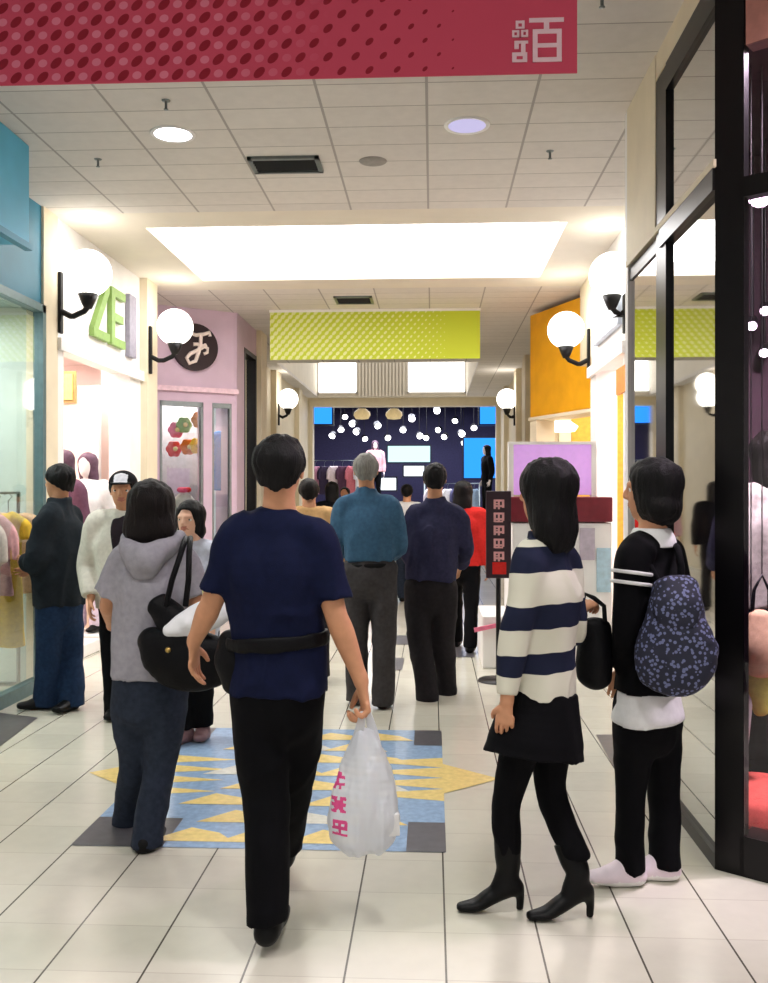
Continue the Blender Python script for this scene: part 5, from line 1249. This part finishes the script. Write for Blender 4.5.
for px, py, Yq, l in ((752, 326, 5.2, 'small white spotlight in the dark shop, at the left of a pair'), (765, 311, 5.2, 'small white spotlight in the dark shop, at the right of a pair'), (764, 353, 5.4, 'faint low spotlight in the dark shop below the pair')):
    spot(W(px, py, Yq), l, (-.3, -.8, -.4), (255, 236, 246), 9, .026, 3.45)
spot((1.9, 3.95, 3.3), 'added spotlight out of view in the dark shop, brightening the mannequin', (-.1, .4, -1), (255, 236, 246), 9, .04, 3.45, 500, lc=(1, .95, .95))  # out of view, added to brighten the mannequin
alight('dark_shop_fill', (1.75, 3.75, 3.4), (.5, .5), 170, (0, .0, 0), (1, .86, .92))  # fill light added to lift the window display, no fixture

# ================================================================== THE BLUE SHOP AT THE END
M['night'] = mat('midnight_paint', (46, 42, 72), .6, .2, noise=.2); M['blue_glow'] = emat('blue_light_box', (40, 130, 240), 1.5)
EY = 22.6
def f(mb):
    mb.box(-5, 4, 30, 30.1, 0, 4.2, 0); mb.box(-5.1, -5, EY, 30.1, 0, 4.2, 0); mb.box(4, 4.1, EY, 30.1, 0, 4.2, 0); mb.box(-5, 4, EY+.3, 30.1, 4.2, 4.3, 0)
    mb.box(-5, 4, EY, EY+.3, 3.56, 5.3, 1); mb.box(-5, -2.85, EY, EY+.3, 0, 3.56, 1); mb.box(1.52, 4, EY, EY+.3, 0, 3.56, 1)
wall('wall_back', f, [M['night'], M['cream']])
def lbox(px0, px1, py0, py1, Yq, m, label, nm='light_box', cat='light box', grp='blue light boxes'):
    a, b = W(px0, py1, Yq), W(px1, py0, Yq); t = thing(nm, label, cat, ((a[0]+b[0])/2, Yq, a[2]), grp)
    MB().box(a[0], b[0], Yq, Yq+.12, a[2], b[2]).build('panel', m, t)
    mb = MB(); q = .04
    mb.box(a[0]-q, a[0], Yq-.02, Yq+.13, a[2]-q, b[2]+q); mb.box(b[0], b[0]+q, Yq-.02, Yq+.13, a[2]-q, b[2]+q); mb.box(a[0], b[0], Yq-.02, Yq+.13, b[2], b[2]+q); mb.box(a[0], b[0], Yq-.02, Yq+.13, a[2]-q, a[2]); mb.build('frame', M['black'], t)
lbox(303, 332, 407, 424, EY+.5, M['blue_glow'], 'blue light box at the left top corner of the shop at the hall end')
lbox(480, 504, 407, 424, EY+.5, M['blue_glow'], 'blue light box at the right top corner of the shop at the hall end')
lbox(464, 500, 438, 478, 27, M['blue_glow'], 'big blue light box on the right inside the shop at the hall end')
lbox(388, 430, 446, 462, 28, emat('cyan_screen', (170, 224, 236), 1.6), 'pale cyan lit display in the middle of the shop at the hall end')
lbox(404, 424, 466, 476, 27.5, emat('white_screen', (226, 236, 246), 1.8), 'small white lit display below the cyan one')
lbox(352, 366, 478, 490, 27.2, bpy.data.materials['white_screen'], 'small white lit display low at the left, deep in the end shop')
lbox(380, 396, 478, 490, 27.2, bpy.data.materials['white_screen'], 'small white lit display low in the middle, deep in the end shop')
for px, l in ((362, 'left one of two round tan pendant lamps in the end shop'), (394, 'right one of two round tan pendant lamps in the end shop')):
    c = W(px, 414, 23.6); t = thing('pendant_lamp', l, 'lamp', c, 'round tan pendant lamps')
    MB().lathe(c, [(0, .14), (.10, .13), (.2, .04), (.21, -.03), (.16, -.12), (0, -.14)], 22).build('shade', mat('tan_shade', (206, 186, 140), .6, emit=(206, 180, 130), estr=.4), t)
    MB().tube([c+UP*.13, (c[0], c[1], 4.2)], .012, 6).build('cord', M['black'], t)
random.seed(5)
sp = [(322, 420), (345, 417), (341, 430), (356, 432), (365, 439), (388, 438), (403, 430), (437, 411), (438, 430), (426, 438), (420, 436), (462, 434), (464, 443), (444, 437), (352, 424), (378, 426), (455, 421), (474, 428), (332, 436), (412, 419)]
where = ['far left', 'left', 'middle', 'right', 'far right']
for i, (px, py) in enumerate(sp):
    Yq = 24.2+(i*37 % 50)/10
    c = W(px, py, Yq); aim = (random.uniform(-.5, .5), -1, -.35-random.uniform(0, .4))
    spot(c, 'white ceiling spotlight among the cluster inside the dark blue shop at the hall end', aim, (250, 250, 255), 7, .085, 4.2, 0, 'spotlights of the shop at the hall end')
alight('end_shop_light', (-.6, 26, 4.1), (5, 3), 420, col=(.85, .88, 1))
for i, (px, l, c, hh_) in enumerate(((338, 'rail of dark and pink tops at the left of the end shop', [(200, 140, 160), (60, 50, 70), (225, 205, 205), (90, 60, 80), (210, 120, 130), (230, 225, 230)], 2.35), (452, 'rail of pale tops at the right of the end shop', [(210, 200, 205), (120, 90, 110), (235, 230, 230), (80, 80, 110), (200, 90, 90), (150, 170, 190)], 1.75))):
    Yq = 25.0+i; p = W(px, 470, Yq)
    t = thing('clothes_rail', l, 'rail', (p[0], Yq, 0))
    MB().tube([(p[0]-.75, Yq, 0), (p[0]-.75, Yq, hh_), (p[0]+.75, Yq, hh_), (p[0]+.75, Yq, 0)], .03, 8).build('tube_frame', M['grey_metal'], t)
    MB().box(p[0]-.85, p[0]+.85, Yq-.2, Yq+.2, .0, .06).build('foot', M['grey_metal'], t)
    nm_ = ['pink', 'black', 'off-white', 'plum', 'rose', 'white'] if i == 0 else ['pale grey', 'mauve', 'white', 'navy', 'red', 'light blue']
    for q in range(6):
        garment('hanging_blouse', (p[0]-.6+q*.24, Yq, hh_-.15), .3, .75, 25, cloth('garment_cloth', c[q]), f'{nm_[q]} top on the {"left" if i == 0 else "right"}-hand rail of the shop at the hall end', 'tops on the rails of the end shop', .3)
mannequin(487, 444, 23.6, 1.75, 110, 'mannequin in black with dark hair raised high at the right of the end shop', M['black_cloth'], M['black_cloth'], M['hair'], M['manq'], base_z=.93)
p = W(487, 500, 23.6); t = thing('plinth', 'tall black plinth under the raised mannequin of the end shop', 'plinth', (p[0], 23.6, 0)); MB().box(p[0]-.3, p[0]+.3, 23.35, 23.9, 0, .93).build('block', M['night'], t, .01)
mannequin(375, 438, 26.5, 1.75, 190, 'pale mannequin in a pink top raised in the middle of the end shop', cloth('rose_cotton', (226, 170, 176)), M['black_cloth'], M['wig'], M['manq'], base_z=1.2)
p = W(375, 500, 26.5); t = thing('plinth', 'tall black plinth under the mannequin in pink', 'plinth', (p[0], 26.5, 0)); MB().box(p[0]-.3, p[0]+.3, 26.2, 26.8, 0, 1.2).build('block', M['night'], t, .01)

# ------------------------------------------------------------------ world and view
w = bpy.data.worlds.new('world'); scene.world = w; w.use_nodes = True
w.node_tree.nodes['Background'].inputs[0].default_value = (.98, .98, 1, 1)
w.node_tree.nodes['Background'].inputs[1].default_value = .45
scene.view_settings.view_transform = 'Standard'; scene.view_settings.look = 'None'
scene.view_settings.exposure = 0.45; scene.view_settings.gamma = 1.0; scene.view_settings.use_curve_mapping = False
scene.cycles.max_bounces = 8; scene.cycles.diffuse_bounces = 4; scene.cycles.glossy_bounces = 4; scene.cycles.transparent_max_bounces = 12
scene.cycles.sample_clamp_indirect = 6; scene.cycles.caustics_reflective = False; scene.cycles.caustics_refractive = False
